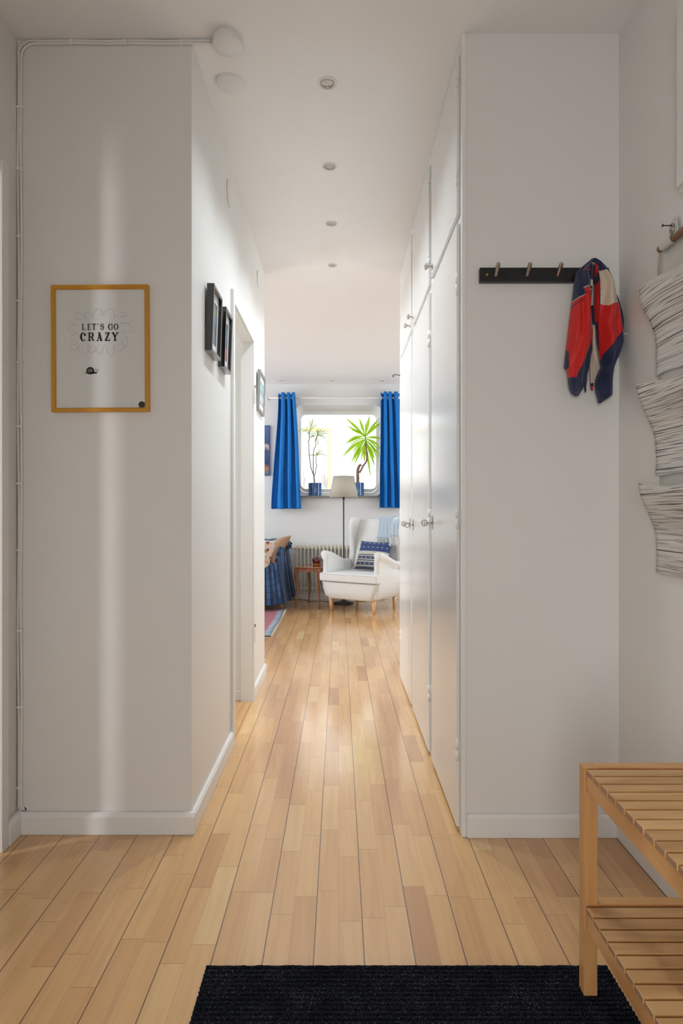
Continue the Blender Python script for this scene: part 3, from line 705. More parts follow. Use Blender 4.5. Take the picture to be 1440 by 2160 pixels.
# crop coordinates (90,580 +x/6) to local plane
S6 = 2.003 / F / 6
def pl(x, y): return Vector(((x - 718) * S6, -.0116, (926 - y) * S6))
def ribbons(lst, name, mat):
    b = MB()
    for i, (pts, w) in enumerate(lst):
        b.ribbon(pts, w, pl)
    o = b.build(name, mat, pf, fix=False); return o
def arc(cx, cy, rx, ry, a0, a1, n=14): return [(cx + rx * math.cos(math.radians(a0 + (a1 - a0) * i / n)), cy + ry * math.sin(math.radians(a0 + (a1 - a0) * i / n))) for i in range(n + 1)]
T = []
def seg(x0, y0, x1, y1, w): T.append(([(x0, y0), (x1, y1)], w))
def letter(ch, x, y, w, h, k):
    """x,y top-left, slab serif strokes of weight k"""
    s = k * .45; X1 = x + w; Y1 = y + h; my = y + h * .5
    def vs(xx, ww=k, sw=None):      # stem with serifs
        seg(xx, y, xx, Y1, ww); q = sw or ww * 1.0
        seg(xx - q, y + s / 2, xx + q, y + s / 2, s); seg(xx - q, Y1 - s / 2, xx + q, Y1 - s / 2, s)
    if ch == 'L':
        vs(x + k); seg(x + k, Y1 - s / 2, X1, Y1 - s / 2, s * 1.3); seg(X1 - s * .6, Y1 - h * .28, X1 - s * .6, Y1, s)
    if ch == 'E':
        vs(x + k); seg(x + k, y + s / 2, X1, y + s / 2, s * 1.2); seg(x + k, my, X1 - w * .2, my, s); seg(x + k, Y1 - s / 2, X1, Y1 - s / 2, s * 1.2)
        seg(X1 - s / 2, y, X1 - s / 2, y + h * .25, s); seg(X1 - s / 2, Y1 - h * .25, X1 - s / 2, Y1, s); seg(X1 - w * .2, my - h * .1, X1 - w * .2, my + h * .1, s)
    if ch == 'T':
        c = x + w / 2; seg(c, y, c, Y1, k); seg(x, y + s / 2, X1, y + s / 2, s * 1.3); seg(x + s / 2, y, x + s / 2, y + h * .28, s); seg(X1 - s / 2, y, X1 - s / 2, y + h * .28, s); seg(c - k, Y1 - s / 2, c + k, Y1 - s / 2, s)
    if ch == "'":
        T.append(([(x + w / 2, y), (x + w / 2 - k * .3, y + h * .26)], [k * .9, k * .3]))
    if ch == 'S':
        p = arc(x + w * .52, y + h * .27, w * .36, h * .22, -20, -270, 16) + arc(x + w * .48, y + h * .71, w * .38, h * .24, -90, 160, 16)
        T.append((p, [k * (.55 + .55 * math.sin(PI * i / (len(p) - 1)) ** 2) for i in range(len(p))]))
        T.append((arc(x + w * .82, y + h * .26, k * .3, k * .3, 0, 360, 8), k * .6)); T.append((arc(x + w * .16, y + h * .76, k * .3, k * .3, 0, 360, 8), k * .6))
    if ch in 'GC':
        p = arc(x + w * .52, my, w * .46, h * .47, -40, -320, 30)
        T.append((p, [k * (.5 + .75 * abs(math.cos(math.radians(-40 - 280 * i / 30))) * (1 if p[i][0] < x + w * .5 else .1)) for i in range(31)]))
        T.append((arc(x + w * .85, y + h * .27, k * .35, k * .35, 0, 360, 8), k * .8))
        if ch == 'G': seg(x + w * .86, my + h * .05, x + w * .86, Y1 - h * .08, k * .8); seg(x + w * .55, my + h * .06, X1 + k * .3, my + h * .06, s)
    if ch == 'O':
        T.append((arc(x + w / 2, my, w * .42, h * .46, 0, 360, 32), [k * (.45 + .65 * abs(math.cos(math.radians(360 * i / 32)))) for i in range(33)]))
    if ch == 'R':
        vs(x + k); p = [(x + k, y + s / 2)] + arc(x + w * .55, y + h * .27, w * .28, h * .24, -90, 90, 12) + [(x + k, y + h * .52)]
        T.append((p, [s] + [s + (k - s) * math.sin(PI * i / 12) for i in range(13)] + [s])); T.append(([(x + w * .5, y + h * .52), (x + w * .72, y + h * .62), (x + w * .78, y + h * .85), (X1, Y1 - s / 2)], [s, k, k * .95, s]))
        seg(x + w * .84, Y1 - s / 2, X1 + k * .2, Y1 - s / 2, s)
    if ch == 'A':
        c = x + w / 2; T.append(([(c, y), (x + k * .7, Y1)], [k * .5, k * .5])); T.append(([(c - k * .1, y), (X1 - k * .8, Y1)], [k, k * 1.15])); seg(x + w * .3, y + h * .66, x + w * .68, y + h * .66, s)
        seg(x - k * .1, Y1 - s / 2, x + k * 1.4, Y1 - s / 2, s); seg(X1 - k * 1.7, Y1 - s / 2, X1 + k * .1, Y1 - s / 2, s); seg(c - k, y + s / 2, c + k * .5, y + s / 2, s)
    if ch == 'Z':
        seg(x + s, y + s / 2, X1, y + s / 2, s * 1.3); seg(x, Y1 - s / 2, X1, Y1 - s / 2, s * 1.3); T.append(([(X1 - k * .6, y + s / 2), (x + k * .6, Y1 - s / 2)], k * 1.1)); seg(x + s * 1.2, y, x + s * 1.2, y + h * .28, s); seg(X1 - s / 2, Y1 - h * .28, X1 - s / 2, Y1, s)
    if ch == 'Y':
        c = x + w / 2; T.append(([(x + k * .6, y), (c, y + h * .55)], k * 1.1)); T.append(([(X1 - k * .4, y), (c, y + h * .55)], k * .6)); seg(c, y + h * .52, c, Y1, k)
        seg(x - k * .3, y + s / 2, x + k * 1.5, y + s / 2, s); seg(X1 - k * 1.2, y + s / 2, X1 + k * .4, y + s / 2, s); seg(c - k, Y1 - s / 2, c + k, Y1 - s / 2, s)
for ch, x, w_ in (('L', 482, 46), ('E', 552, 42), ('T', 612, 50), ("'", 684, 12), ('S', 716, 50), ('G', 820, 56), ('O', 890, 54)): letter(ch, x, 608, w_, 80, 13)
for ch, x, w_ in (('C', 468, 62), ('R', 558, 78), ('A', 668, 76), ('Z', 772, 66), ('Y', 864, 80)): letter(ch, x, 720, w_, 108, 21)
ribbons(T, 'printed_words', 'ink')
cl = [(615, 540), (590, 470), (560, 452), (525, 470), (518, 520), (538, 548), (545, 530), (500, 490), (440, 458), (405, 470), (415, 520), (475, 553), (400, 553), (358, 570), (365, 600), (420, 622), (350, 632), (306, 660), (330, 690), (430, 728), (360, 745), (345, 780), (365, 815), (440, 852), (370, 870), (342, 905), (370, 945), (410, 940), (440, 890),
      (436, 930), (470, 985), (520, 995), (560, 960), (590, 900), (575, 880), (552, 920), (565, 960), (600, 975), (640, 960), (662, 925), (655, 900), (668, 950), (705, 988), (740, 960), (768, 870), (790, 920), (825, 1000), (850, 1028), (875, 990), (890, 900), (888, 870), (900, 920), (950, 950), (1000, 940), (1022, 900), (1000, 845), (985, 845), (995, 885), (1035, 912), (1062, 880), (1060, 800), (1010, 735), (1060, 718), (1145, 712), (1135, 660), (1080, 615), (975, 603), (1060, 600), (1110, 580), (1108, 545), (1050, 515), (975, 528), (1020, 505), (1052, 490), (1030, 468), (960, 475), (895, 530), (885, 450), (850, 420), (790, 440), (738, 510), (740, 455), (705, 422), (660, 440), (625, 490), (618, 540)]
ribbons([([(p.x, p.y) for p in smoothpath([(a, c, 0) for a, c in cl], 5)], 3.0)], 'pencil_cloud', 'pencil')
SN = [([(512, 1240), (545, 1232), (600, 1236), (650, 1232), (672, 1228)], [3, 14, 22, 22, 26])]
for r in range(4, 50, 4): SN.append((arc(586, 1205, r, r * .92, 0, 360, 28), 5.5))
SN += [([(664, 1222), (658, 1184)], 4), ([(672, 1222), (688, 1192)], 4), (arc(658, 1180, 4, 4, 0, 360, 8), 3), (arc(690, 1188, 4, 4, 0, 360, 8), 3)]
ribbons(SN, 'printed_snail', 'ink')
def pl2(x, y): return Vector(((x - 718) * S6, -.0120, (926 - y) * S6))
b = MB(); sp = []
for i in range(60):
    a = i / 59 * 2.6 * 2 * PI; r = 4 + i / 59 * 30; sp.append((586 + r * math.cos(a), 1205 + r * .9 * math.sin(a)))
b.ribbon(sp, 2.4, pl2); b.ribbon(arc(668, 1224, 7, 7, 60, 330, 10), 3, pl2); b.build('snail_shell_lines', 'paper', pf, fix=False)
b = MB(); b.ribbon(arc(1238, 1640, 21, 21, 0, 360, 28), 42, pl2); b.build('round_seal', 'sticker', pf, fix=False)
sg = [([(238, 1652), (246, 1648), (250, 1660), (256, 1646), (262, 1660), (270, 1648), (276, 1658), (284, 1646), (296, 1650)], 2.2), ([(1095, 1635), (1106, 1632), (1100, 1658), (1092, 1650), (1112, 1640), (1118, 1656), (1126, 1648), (1140, 1652)], 2.4)]
ribbons(sg[1:], 'pencil_signature', 'pencil'); ribbons(sg[:1], 'pencil_edition_mark', 'pencil')

# ================================================================ hall photo frames
def wall_frame(y0, y1, z0, z1, d, label, fm, art, mount, w=.014, group=None, lean=.008, name='picture_frame'):
    cy, cz = (y0 + y1) / 2, (z0 + z1) / 2
    t = tag(empty(name, (XL, cy, z0)), label, 'picture', group)
    t.rotation_euler = (0, math.atan2(lean, z1 - z0), 0)
    hw, hh = (y1 - y0) / 2, (z1 - z0) / 2
    # local: x outwards, y along wall
    R = Matrix(((0, -1, 0, 0), (1, 0, 0, 0), (0, 0, 1, hh), (0, 0, 0, 1)))
    frame_mb(hw, hh, w, d).build('frame', fm, t, bevel=.0006, mtx=R)
    e = .5 * d
    b = MB(); b.box(-hw + w * .6, hw - w * .6, -e, -.001, -hh + w * .6, hh - w * .6); b.build('mount', mount, t, mtx=R)
    iw, ih = hw - w - (.022 if w < .02 else .01), hh - w - .03
    b = MB(); b.grid(lambda u, v: Vector((-iw + 2 * iw * u, -e - .0006, -ih + 2 * ih * v)), 1, 1); b.build('photo', art, t, mtx=R, fix=False)
    return t
wall_frame(2.222, 2.385, 1.636, 1.878, .026, 'nearer of two deep black picture frames on left hall wall', 'blackframe', 'art1', 'mountcream', .013, 'black picture frames in the hall')
wall_frame(2.463, 2.612, 1.634, 1.874, .026, 'black picture frame on left hall wall, closest to the doorway', 'blackframe', 'art2', 'mountcream', .013, 'black picture frames in the hall')
wall_frame(3.606, 3.875, 1.652, 1.889, .016, 'silver grey framed picture beyond the doorway on left wall', 'greyframe', 'art3', 'mountcream', .02)

# ================================================================ coat rack and jacket
rk = tag(empty('coat_rack', (.451, YR, 1.79)), 'black wall-mounted coat rack with steel pegs', 'coat rack')
b = MB(); b.box(0, .414, -.020, 0, 0, .0455); b.build('rack_board', 'black', rk, bevel=.002)
for i, px in enumerate((1045.5, 1111.5, 1176.5, 1242)):
    x = (px - VX) * 1.975 / F - .451
    b = MB(); b.tube([(x, -.018, .020), (x, -.052, .046)], .0062, 20); b.tube([(x, -.052, .046), (x, -.0528, .0466)], .0055, 20)
    b.build('peg', 'steel', rk, smooth=False, bevel=.0006)
b = MB(); n = 14
b.loft([[Vector((.0225 + q * math.cos(2 * PI * k / n), -.0202 - h, .022 + q * math.sin(2 * PI * k / n))) for k in range(n)] for q, h in ((.0042, 0), (.0034, .0009), (.0016, .0004), (.0008, 0))])
b.build('screw', 'brass', rk, smooth=True)

def inpoly(x, y, P):
    c = False; j = len(P) - 1
    for i in range(len(P)):
        if (P[i][1] > y) != (P[j][1] > y) and x < (P[j][0] - P[i][0]) * (y - P[i][1]) / (P[j][1] - P[i][1]) + P[i][0]: c = not c
        j = i
    return c
REG = [(1, [(975, 465), (1045, 458), (1052, 560), (1058, 680), (1068, 860), (1000, 1005), (925, 1150), (916, 1196), (860, 1186), (866, 962), (840, 962), (885, 660), (900, 550), (915, 545), (975, 520)]),
       (1, [(1120, 580), (1175, 612), (1215, 592), (1262, 566), (1285, 570), (1312, 760), (1300, 805), (1225, 895), (1150, 1000), (1142, 1050), (1125, 880), (1112, 700)]),
       (2, [(1113, 298), (1160, 303), (1248, 362), (1285, 570), (1262, 566), (1215, 592), (1175, 612), (1120, 580), (1115, 400)]),
       (1, [(1108, 215), (1122, 250), (1095, 350), (1076, 350)]), (1, [(1116, 380), (1110, 722), (1078, 722), (1090, 430)]),
       (2, [(1040, 376), (1066, 386), (1062, 440), (1036, 424)]), (1, [(1222, 1150), (1250, 1115), (1246, 1192), (1232, 1180)]),
       (1, [(985, 296), (1060, 276), (1062, 281), (986, 302)]), (2, [(970, 452), (1012, 446), (1060, 458), (1060, 464), (1012, 454), (970, 462)]), (2, [(905, 544), (975, 513), (975, 520), (905, 552)])]
NV = [[(960, 490), (1000, 505), (1050, 492), (1050, 499), (1000, 512), (960, 500)], [(900, 585), (972, 548), (974, 555), (905, 592)]]
def jcol(x, y):
    for P in NV:
        if inpoly(x, y, P): return 0
    r = 0
    for mi, P in REG:
        if inpoly(x, y, P): r = mi
    return r
jk = tag(empty('jacket', at(1245, 560, 1.93), ), 'navy, red and cream jacket hanging from the last peg of coat rack', 'jacket')
JL = jk.location.copy()
def jpanel(name, xl, xr, y0, y1, depth, back, seed, colfn, nu=46, step=5, foldn=3.0, famp=.006, th=.006):
    b = MB(); ny = int((y1 - y0) / step); front = []; bk = []
    for j in range(ny + 1):
        y = y0 + (y1 - y0) * j / ny; a, c = interp(xl, y), interp(xr, y); fr = []; br = []
        if c - a < 4: c = a + 4
        env = min(1, (j / ny) * 10 + .15) * (1 if j < ny * .97 else max(.3, (ny - j) / (ny * .03)))
        for i in range(nu + 1):
            t = i / nu; x = a + (c - a) * t
            d = depth(y) * math.sin(PI * min(1, max(0, t))) ** .6
            f = famp * (math.sin(2 * PI * (foldn * t + .25 * math.sin(y * .006 + seed)) + seed) * .8 + .9 * noise.noise(Vector((t * 5, y * .006, seed))))
            f *= math.sin(PI * t) ** .4 if 0 < t < 1 else 0
            Yd = back - (d + f) * env
            p = at(980 + x / 4, 500 + y / 4, 1.945); p.y = Yd; fr.append(p - JL)
            q = p.copy(); q.y = back + .004 - .3 * f * env - .35 * d * env; br.append(q - JL)
        front.append(fr); bk.append(br)
    vs = []; n = nu + 1
    for r in front: vs += r
    off = len(vs)
    for r in bk: vs += r
    fs = []; mis = []
    for j in range(ny):
        y = y0 + (y1 - y0) * (j + .5) / ny; a, c = interp(xl, y), interp(xr, y)
        for i in range(nu):
            x = a + (c - a) * (i + .5) / nu; k = j * n + i; m = colfn(x, y)
            fs.append((k, k + 1, k + n + 1, k + n)); mis.append(m)
            fs.append((off + k + n, off + k + n + 1, off + k + 1, off + k)); mis.append(m)
        for i in (0, nu):
            k = j * n + i; m = colfn(a + (c - a) * (.02 if i == 0 else .98), y)
            fs.append((k, k + n, off + k + n, off + k) if i == 0 else (off + k, off + k + n, k + n, k)); mis.append(m)
    for j in (0, ny):
        for i in range(nu): k = j * n + i; fs.append((k, off + k, off + k + 1, k + 1)); mis.append(colfn(interp(xl, y0 if j == 0 else y1) + 5, y0 if j == 0 else y1))
    b.add(vs, fs); b.mi = mis
    return b.build(name, ['navy', 'red', 'cream'], jk, smooth=True)
AL = [(175, 1078), (200, 1050), (250, 988), (300, 945), (400, 926), (500, 915), (600, 900), (700, 888), (800, 876), (900, 864), (960, 856), (1050, 847), (1100, 842), (1124, 868), (1200, 876), (1280, 886), (1320, 905), (1342, 940)]
AR = [(175, 1102), (250, 1088), (300, 1080), (400, 1074), (500, 1064), (600, 1062), (700, 1074), (800, 1082), (880, 1078), (950, 1078), (1000, 1066), (1100, 1052), (1180, 1022), (1250, 996), (1300, 975), (1342, 958)]
BL = [(175, 1088), (250, 1088), (300, 1094), (400, 1098), (600, 1092), (700, 1100), (800, 1112), (900, 1122), (1000, 1138), (1100, 1150), (1160, 1120), (1200, 1108), (1250, 1100), (1300, 1106), (1350, 1120), (1402, 1130)]
BR = [(175, 1112), (200, 1150), (250, 1196), (300, 1222), (360, 1246), (450, 1268), (540, 1282), (600, 1300), (700, 1310), (760, 1320), (800, 1325), (900, 1338), (950, 1325), (1000, 1302), (1060, 1268), (1110, 1246), (1200, 1236), (1300, 1240), (1340, 1238), (1370, 1200), (1402, 1145)]
DL_ = [(440, 1240), (460, 1262), (600, 1290), (700, 1300), (900, 1290), (1000, 1262), (1080, 1240)]
DR_ = [(440, 1262), (460, 1276), (540, 1312), (640, 1342), (700, 1352), (780, 1350), (820, 1338), (900, 1340), (960, 1322), (1080, 1250)]
EL_ = [(560, 1068), (700, 1072), (870, 1070), (1000, 1076), (1100, 1078), (1200, 1080), (1262, 1084), (1285, 1096)]
ER_ = [(560, 1130), (700, 1130), (870, 1128), (1000, 1145), (1100, 1152), (1160, 1130), (1200, 1112), (1262, 1100), (1285, 1102)]
FL_ = [(900, 1040), (1100, 1020), (1200, 1010), (1230, 1018), (1302, 1034)]
FR_ = [(900, 1078), (1000, 1070), (1100, 1058), (1200, 1050), (1260, 1042), (1302, 1040)]
dep = lambda y: .012 + .030 * sm((y - 180) / 250)
jpanel('hood_lining', EL_, ER_, 560, 1285, lambda y: .008, 1.965, 3.1, lambda x, y: 2 if 730 < y < 1225 and not (880 > y > 840 and x < 1085) else (1 if 1250 < y < 1280 else 0), 20, 6, 2, .003)
jpanel('sleeve', DL_, DR_, 440, 1080, lambda y: .018, 1.960, 1.3, lambda x, y: 0, 16, 6, 1.5, .003)
jpanel('hem_corner', FL_, FR_, 900, 1302, lambda y: .006, 1.962, 5.0, lambda x, y: 0, 12, 6, 1, .002)
jpanel('left_front', AL, AR, 175, 1342, dep, 1.950, .4, jcol, 110, 2.5, 2.2, .008)
jpanel('right_front', BL, BR, 175, 1402, dep, 1.948, 2.2, jcol, 116, 2.5, 2.0, .008)
b = MB(); p0 = at(1315, 705, 1.945) - JL; b.tube([p0, p0 + Vector((.008, -.004, .001)), p0 + Vector((.012, -.004, -.004)), p0 + Vector((.012, -.004, -.012))], .0022, 8)
b.build('drawstring_end', 'whiteplastic', jk, smooth=True)

# ================================================================ wall organiser on the right wall
og = tag(empty('hanging_wall_organiser', (ER, 1.52, .88)), 'linen wall organiser with three line-printed pockets on the right wall', 'wall organiser')
OL = Vector((ER, 1.52, .88)); Y0, Y1 = 1.285, 1.738
def G(fn, nu, nv): 
    b = MB(); b.grid(lambda u, v: Vector(fn(u, v)) - OL, nu, nv); return b
G(lambda u, v: (ER - .006 - .003 * math.sin(v * 9 + u * 3) ** 2, Y1 - .012 * math.sin(v * 4) ** 2 - (Y1 - Y0) * u, .88 + .90 * v), 14, 40).build('back_cloth', 'linen', og, smooth=True, solid=.002)
for pi, (zt, zb, xo) in enumerate(((1.684, 1.432, .842), (1.410, 1.154, .842), (1.134, .880, .838))):
    def pk(u, v, zt=zt, zb=zb, xo=xo, pi=pi):     # v 0 bottom -> 1 lip
        o = ER - .012 - (ER - .012 - xo) * (sm((v - .35) / .65) ** 1.15)
        o -= .006 * math.sin(u * 9 + pi * 2) * sm(v) + .004 * noise.noise(Vector((u * 6, v * 7, pi * 3.3)))
        z = zb + (zt - zb) * v - .018 * math.sin(PI * min(1, u * 1.15)) * v + .008 * noise.noise(Vector((u * 4, v * 3, pi)))
        y = Y1 - (Y1 - Y0) * u - .004 * math.sin(v * 8) * (1 - u)
        return (o, y, z)
    G(pk, 30, 40).build('pocket', 'stripes', og, smooth=True, solid=.0025)
    b = MB(); b.tube([Vector(pk(u / 20, 1.0)) - OL for u in range(21)], .0018, 8); b.build('pocket_hem', 'linen', og, smooth=True)
b = MB(); b.tube([(ER - .021, 1.695, 1.775) - OL if False else Vector((ER - .021, 1.700, 1.775)) - OL, Vector((ER - .021, 1.25, 1.775)) - OL], .0095, 18); b.build('dowel', 'dowel', og, smooth=False, bevel=.001)
b = MB(); b.tube([Vector((ER - .021, 1.684, 1.775)) - OL, Vector((ER - .021, 1.628, 1.775)) - OL], .0108, 18, cap=False)
b.prism([(1.628, 1.770), (1.684, 1.770), (1.668, 1.83), (1.640, 1.842)], lambda y, z: Vector((ER - .010, y, z)) - OL, lambda y, z: Vector((ER - .007, y, z)) - OL)
b.build('hanging_tab', 'linen', og, smooth=False)
b = MB(); n = 24; b.tube([Vector((ER - .0115, 1.655 + .009 * math.cos(2 * PI * k / n), 1.812 + .012 * math.sin(2 * PI * k / n))) - OL for k in range(n + 1)], .0028, 8, cap=False); b.build('eyelet', 'nickel', og, smooth=True)
b = MB(); b.tube([(ER + .005, 1.655, 1.8205), (ER - .036, 1.655, 1.8205)], .0016, 8); b.tube([(ER - .036, 1.655, 1.8205), (ER - .0375, 1.655, 1.8205)], .0042, 12)
tag(b.build('nail', 'darkmetal'), 'dark nail holding the striped organiser on the right wall', 'nail')
# white cabinet high on the right wall
wc = tag(empty('wall_cabinet', (ER, 1.40, 1.878)), 'white cabinet high on right wall, cut by the picture edge', 'cabinet')
b = MB(); b.box(-.020, 0, -.25, .204, 0, .50); b.build('cabinet_box', 'doorplain', wc, bevel=.002)
b = MB(); b.box(-.032, -.021, -.24, .196, .012, .49); b.build('cabinet_door', 'doorplain', wc, bevel=.002)

# ================================================================ bench
BX0, BX1, BYf, BYb = .5276, .885, .567, 1.3566
bn = tag(empty('slatted_bench', (BX0, BYb, 0)), 'slatted birch bench with lower shelf along the right wall', 'bench')
BI = Matrix.Translation((-BX0, -BYb, 0))
lt = .029
for x0 in (BX0, BX1 - lt):
    for y1 in (BYb, BYf + lt):
        b = MB(); b.box(x0, x0 + lt, y1 - lt, y1, 0.007, .50); b.build('leg', 'birchleg', bn, bevel=.0015, mtx=BI)
for zt, nm, nm2 in ((.50, 'slatted_top', 'top_rail'), (.205, 'slatted_shelf', 'shelf_rail')):
    for y in (BYb - lt + .002, BYf + .002):
        b = MB(); b.box(BX0 + lt, BX1 - lt, y, y + lt - .004, zt - .036, zt); b.build('end_rail', wood('end_rail_birch', srgb(190, 132, 76), srgb(216, 162, 104), (3, 18, 18), .38), bn, bevel=.001, mtx=BI)
    for x in (BX0 + .004, BX1 - .022):
        b = MB(); b.box(x, x + .018, BYf + lt, BYb - lt, zt - .050, zt - .0125); b.build('side_rail', 'birch', bn, bevel=.001, mtx=BI)
    b = MB(); y = BYb - lt - .0095; k = 0
    while y - .0295 > BYf + lt:
        b.box(BX0 + .001, BX1 - .001, y - .0295, y, zt - .012, zt); b.mi[-2] = b.mi[-1] = 1; y -= .0359
    b.build(nm, ['birchslat', 'endgrain'], bn, bevel=.0012, mtx=BI)

# ================================================================ door mat
mt = MB(); MX0, MX1, MY0, MY1, RP = -.305, .615, .55, 1.42, .0129
nr = int((MY1 - MY0) / RP); nseg = nr * 8; nx = 230
def matp(u, v):
    y = MY0 + (MY1 - MY0) * v; ph = (MY1 - y) / RP
    h = abs(math.sin(PI * ph)) ** .8
    x = MX0 + (MX1 - MX0) * u; jit = .0022 * noise.noise(Vector((x * 90, y * 90, 0)))
    e = .0016 * noise.noise(Vector((y * 170, 3, 0))) if u in (0, 1) else 0
    e2 = .0014 * noise.noise(Vector((x * 120, 9, 0))) if v in (0, 1) else 0
    return Vector((x + e, y + e2, .003 + .0075 * h + (jit * .7 if 0 < u < 1 else 0)))
mt.grid(matp, nx, nseg)
mo = mt.build('doormat', 'carpet', smooth=True, fix=False)
s_ = mo.modifiers.new('solid', 'SOLIDIFY'); s_.thickness = .0030; s_.offset = -1
tag(mo, 'charcoal ribbed doormat on parquet in the foreground', 'doormat')

# ================================================================ living room: curtains
cr = tag(empty('curtain_rod', (0, 7.35, 2.415)), 'thin white curtain rod above the window', 'curtain rod')
b = MB(); b.tube([(-.865, 0, 0), (.80, 0, 0)], .0085, 14); b.build('rod', 'whiteplastic', cr, smooth=True)
for x in (-.865, .80):
    b = MB(); b.tube([(x, 0, 0), (x, .10, .004)], .006, 10); b.tube([(x, .093, .004), (x, .10, .004)], .018, 14); b.tube([(x - .008, 0, 0), (x + .008, 0, 0)], .014, 14); b.build('bracket', 'whiteplastic', cr, smooth=True)
def curtain(xt0, xt1, xb0, xb1, zt, zb, nf, label, seed):
    t = tag(empty('curtain', (0, 7.35, zb)), label, 'curtain', 'blue curtains')
    def f(u, v):          # v 0 top -> 1 bottom
        a = xt0 + (xb0 - xt0) * sm(v) ; c = xt1 + (xb1 - xt1) * (v ** .8)
        ph = 2 * PI * nf * u + seed
        amp = .042 - .006 * v
        ph += .55 * math.sin(2 * PI * u * 1.3 + seed * 3)
        y = -amp * (math.cos(ph) + .22 * math.cos(2 * ph + seed)) + .010 * noise.noise(Vector((u * 7, v * 2, seed))) * v
        x = a + (c - a) * u + .012 * math.sin(2 * ph) * (1 - .3 * v) + .01 * noise.noise(Vector((u * 5, v * 3, seed + 4))) * v
        z = zt + (zb - zt) * v + .004 * math.cos(ph) * (1 - v) - .006 * noise.noise(Vector((u * 6, 1, seed))) * v
        return Vector((x, y, z - zb))
    b = MB(); b.grid(f, 110, 60); b.build('cloth', 'curtain', t, smooth=True, solid=.003)
    vr = (zt - 2.415) / (zt - zb)
    for k in range(int(nf * 2)):
        u = (k + .5) / (nf * 2) - seed / (2 * PI * nf)
        if u < .02 or u > .98: continue
        p = f(u, vr); b = MB(); n = 16
        b.tube([(p.x, .024 * math.cos(2 * PI * q / n) * .9, 2.415 - zb + .024 * math.sin(2 * PI * q / n)) for q in range(n + 1)], .0042, 8, cap=False)
        b.build('curtain_ring', 'whiteplastic', t, smooth=True)
curtain(-.730, -.535, -.812, -.457, 2.470, 1.095, 3.0, 'blue curtain hanging left of the window', .3)
curtain(.492, .715, .475, .80, 2.480, 1.105, 3.5, 'blue curtain hanging right of the window, beside wardrobes', 1.1)

# ================================================================ radiator
rd = tag(empty('radiator', (-.50, 7.37, .09)), 'cream column radiator under the window', 'radiator')
def section(x, z0=.0, z1=.585):
    b = MB()
    for y in (-.044, .044):
        b.tube([(x, y, z0), (x, y, z0 + .012), (x, y, z1 - .012), (x, y, z1)], [.003, .0068, .0068, .003], 12)
    for z in (z0 + .048, z1 - .048):
        n = 20
        b.loft([[Vector((x + dx, .040 * (r / .034) ** .4 * math.cos(2 * PI * k / n), z + r * math.sin(2 * PI * k / n))) for k in range(n)] for dx, r in ((-.0222, .022), (-.017, .029), (0, .034), (.017, .029), (.0222, .022))])
    return b
nsec = 18
for i in range(nsec):
    section(.0 + .0452 * i).build('radiator_section', 'radiator', rd, smooth=True)
b = MB(); b.tube([(-.022, 0, .54), (-.034, 0, .54)], .016, 14); b.tube([(-.034, 0, .54), (-.062, 0, .54)], .021, 16); b.build('thermostat_knob', 'whiteplastic', rd, smooth=False, bevel=.003)
b = MB(); b.tube([(-.01, 0, .045), (-.028, 0, .045), (-.028, .02, .0), (-.028, .03, -.09)], .008, 10)
b.tube([(.30, .09, .48), (.30, .09, .30)], .008, 8)
b.build('radiator_pipe', 'radiator', rd, smooth=True)

# ================================================================ side table and apple
tb = tag(empty('side_table', (-.471, 6.781, 0)), 'small walnut side table with curved legs beside the armchair', 'side table')
e1 = Vector((.2576, -.08, 0)); e2 = Vector((.160, .384, 0)); L1, L2 = e1.length, e2.length
e1n = e1.normalized(); e2n = Vector((-e1n.y, e1n.x, 0))
def T2(a, b_, z): return e1n * a + e2n * b_ + Vector((0, 0, z))
ZT = .452
out = []
W1, W2 = .27, .41
poly = []
for k in range(64):
    a = 2 * PI * k / 64; ca, sa = math.cos(a), math.sin(a)
    m = max(abs(ca), abs(sa)) ** .93; sx_ = ca / m; sy_ = sa / m
    w_ = 1 - .03 * math.sin(2 * a) ** 2 * 0 + .018 * math.cos(4 * a) * -1
    poly.append((W1 / 2 + (W1 / 2 + .026) * sx_ * w_, W2 / 2 + (W2 / 2 + .026) * sy_ * w_))
b = MB()
c0 = Vector((W1 / 2, W2 / 2))
def rg(sc, z): return [T2(c0.x + (x - c0.x) * sc, c0.y + (y - c0.y) * sc, z) for x, y in poly]
b.loft([rg(.93, ZT - .014), rg(.975, ZT - .010), rg(1.0, ZT - .004), rg(.995, ZT), rg(.97, ZT + .0015)]); b.build('table_top', 'walnuttop', tb, smooth=False)
def apron(p0, p1, nrm):
    b = MB(); n = 28; lo = []; d = p1 - p0
    for k in range(n + 1):
        t = k / n; s = abs(t - .5) * 2
        h = .030 + .016 * math.cos(s * PI * 1.5) ** 2 * (1 - s * .4) + .03 * max(0, s - .75) / .25
        if s < .12: h = .046 - .01 * (1 - s / .12) * 0 + .004 * (1 - s / .12)
        lo.append(h)
    vs = []
    for off in (0, .012):
        for k in range(n + 1):
            p = p0 + d * (k / n) + nrm * off; vs.append((p.x, p.y, ZT - .012)); vs.append((p.x, p.y, ZT - .012 - lo[k]))
    m = 2 * (n + 1); fs = []
    for k in range(n):
        a = 2 * k; fs += [(a, a + 2, a + 3, a + 1), (m + a, m + a + 1, m + a + 3, m + a + 2), (a + 1, a + 3, m + a + 3, m + a + 1), (a, m + a, m + a + 2, a + 2)]
    return b.add(vs, fs)
cs_ = [(0, 0), (W1, 0), (W1, W2), (0, W2)]
for i in range(4):
    a, c = cs_[i], cs_[(i + 1) % 4]; pa, pc2 = T2(a[0], a[1], 0), T2(c[0], c[1], 0); d = (pc2 - pa).normalized(); nn = Vector((-d.y, d.x, 0))
    apron(pa + d * .008, pc2 - d * .008, nn).build('apron', 'walnut', tb)
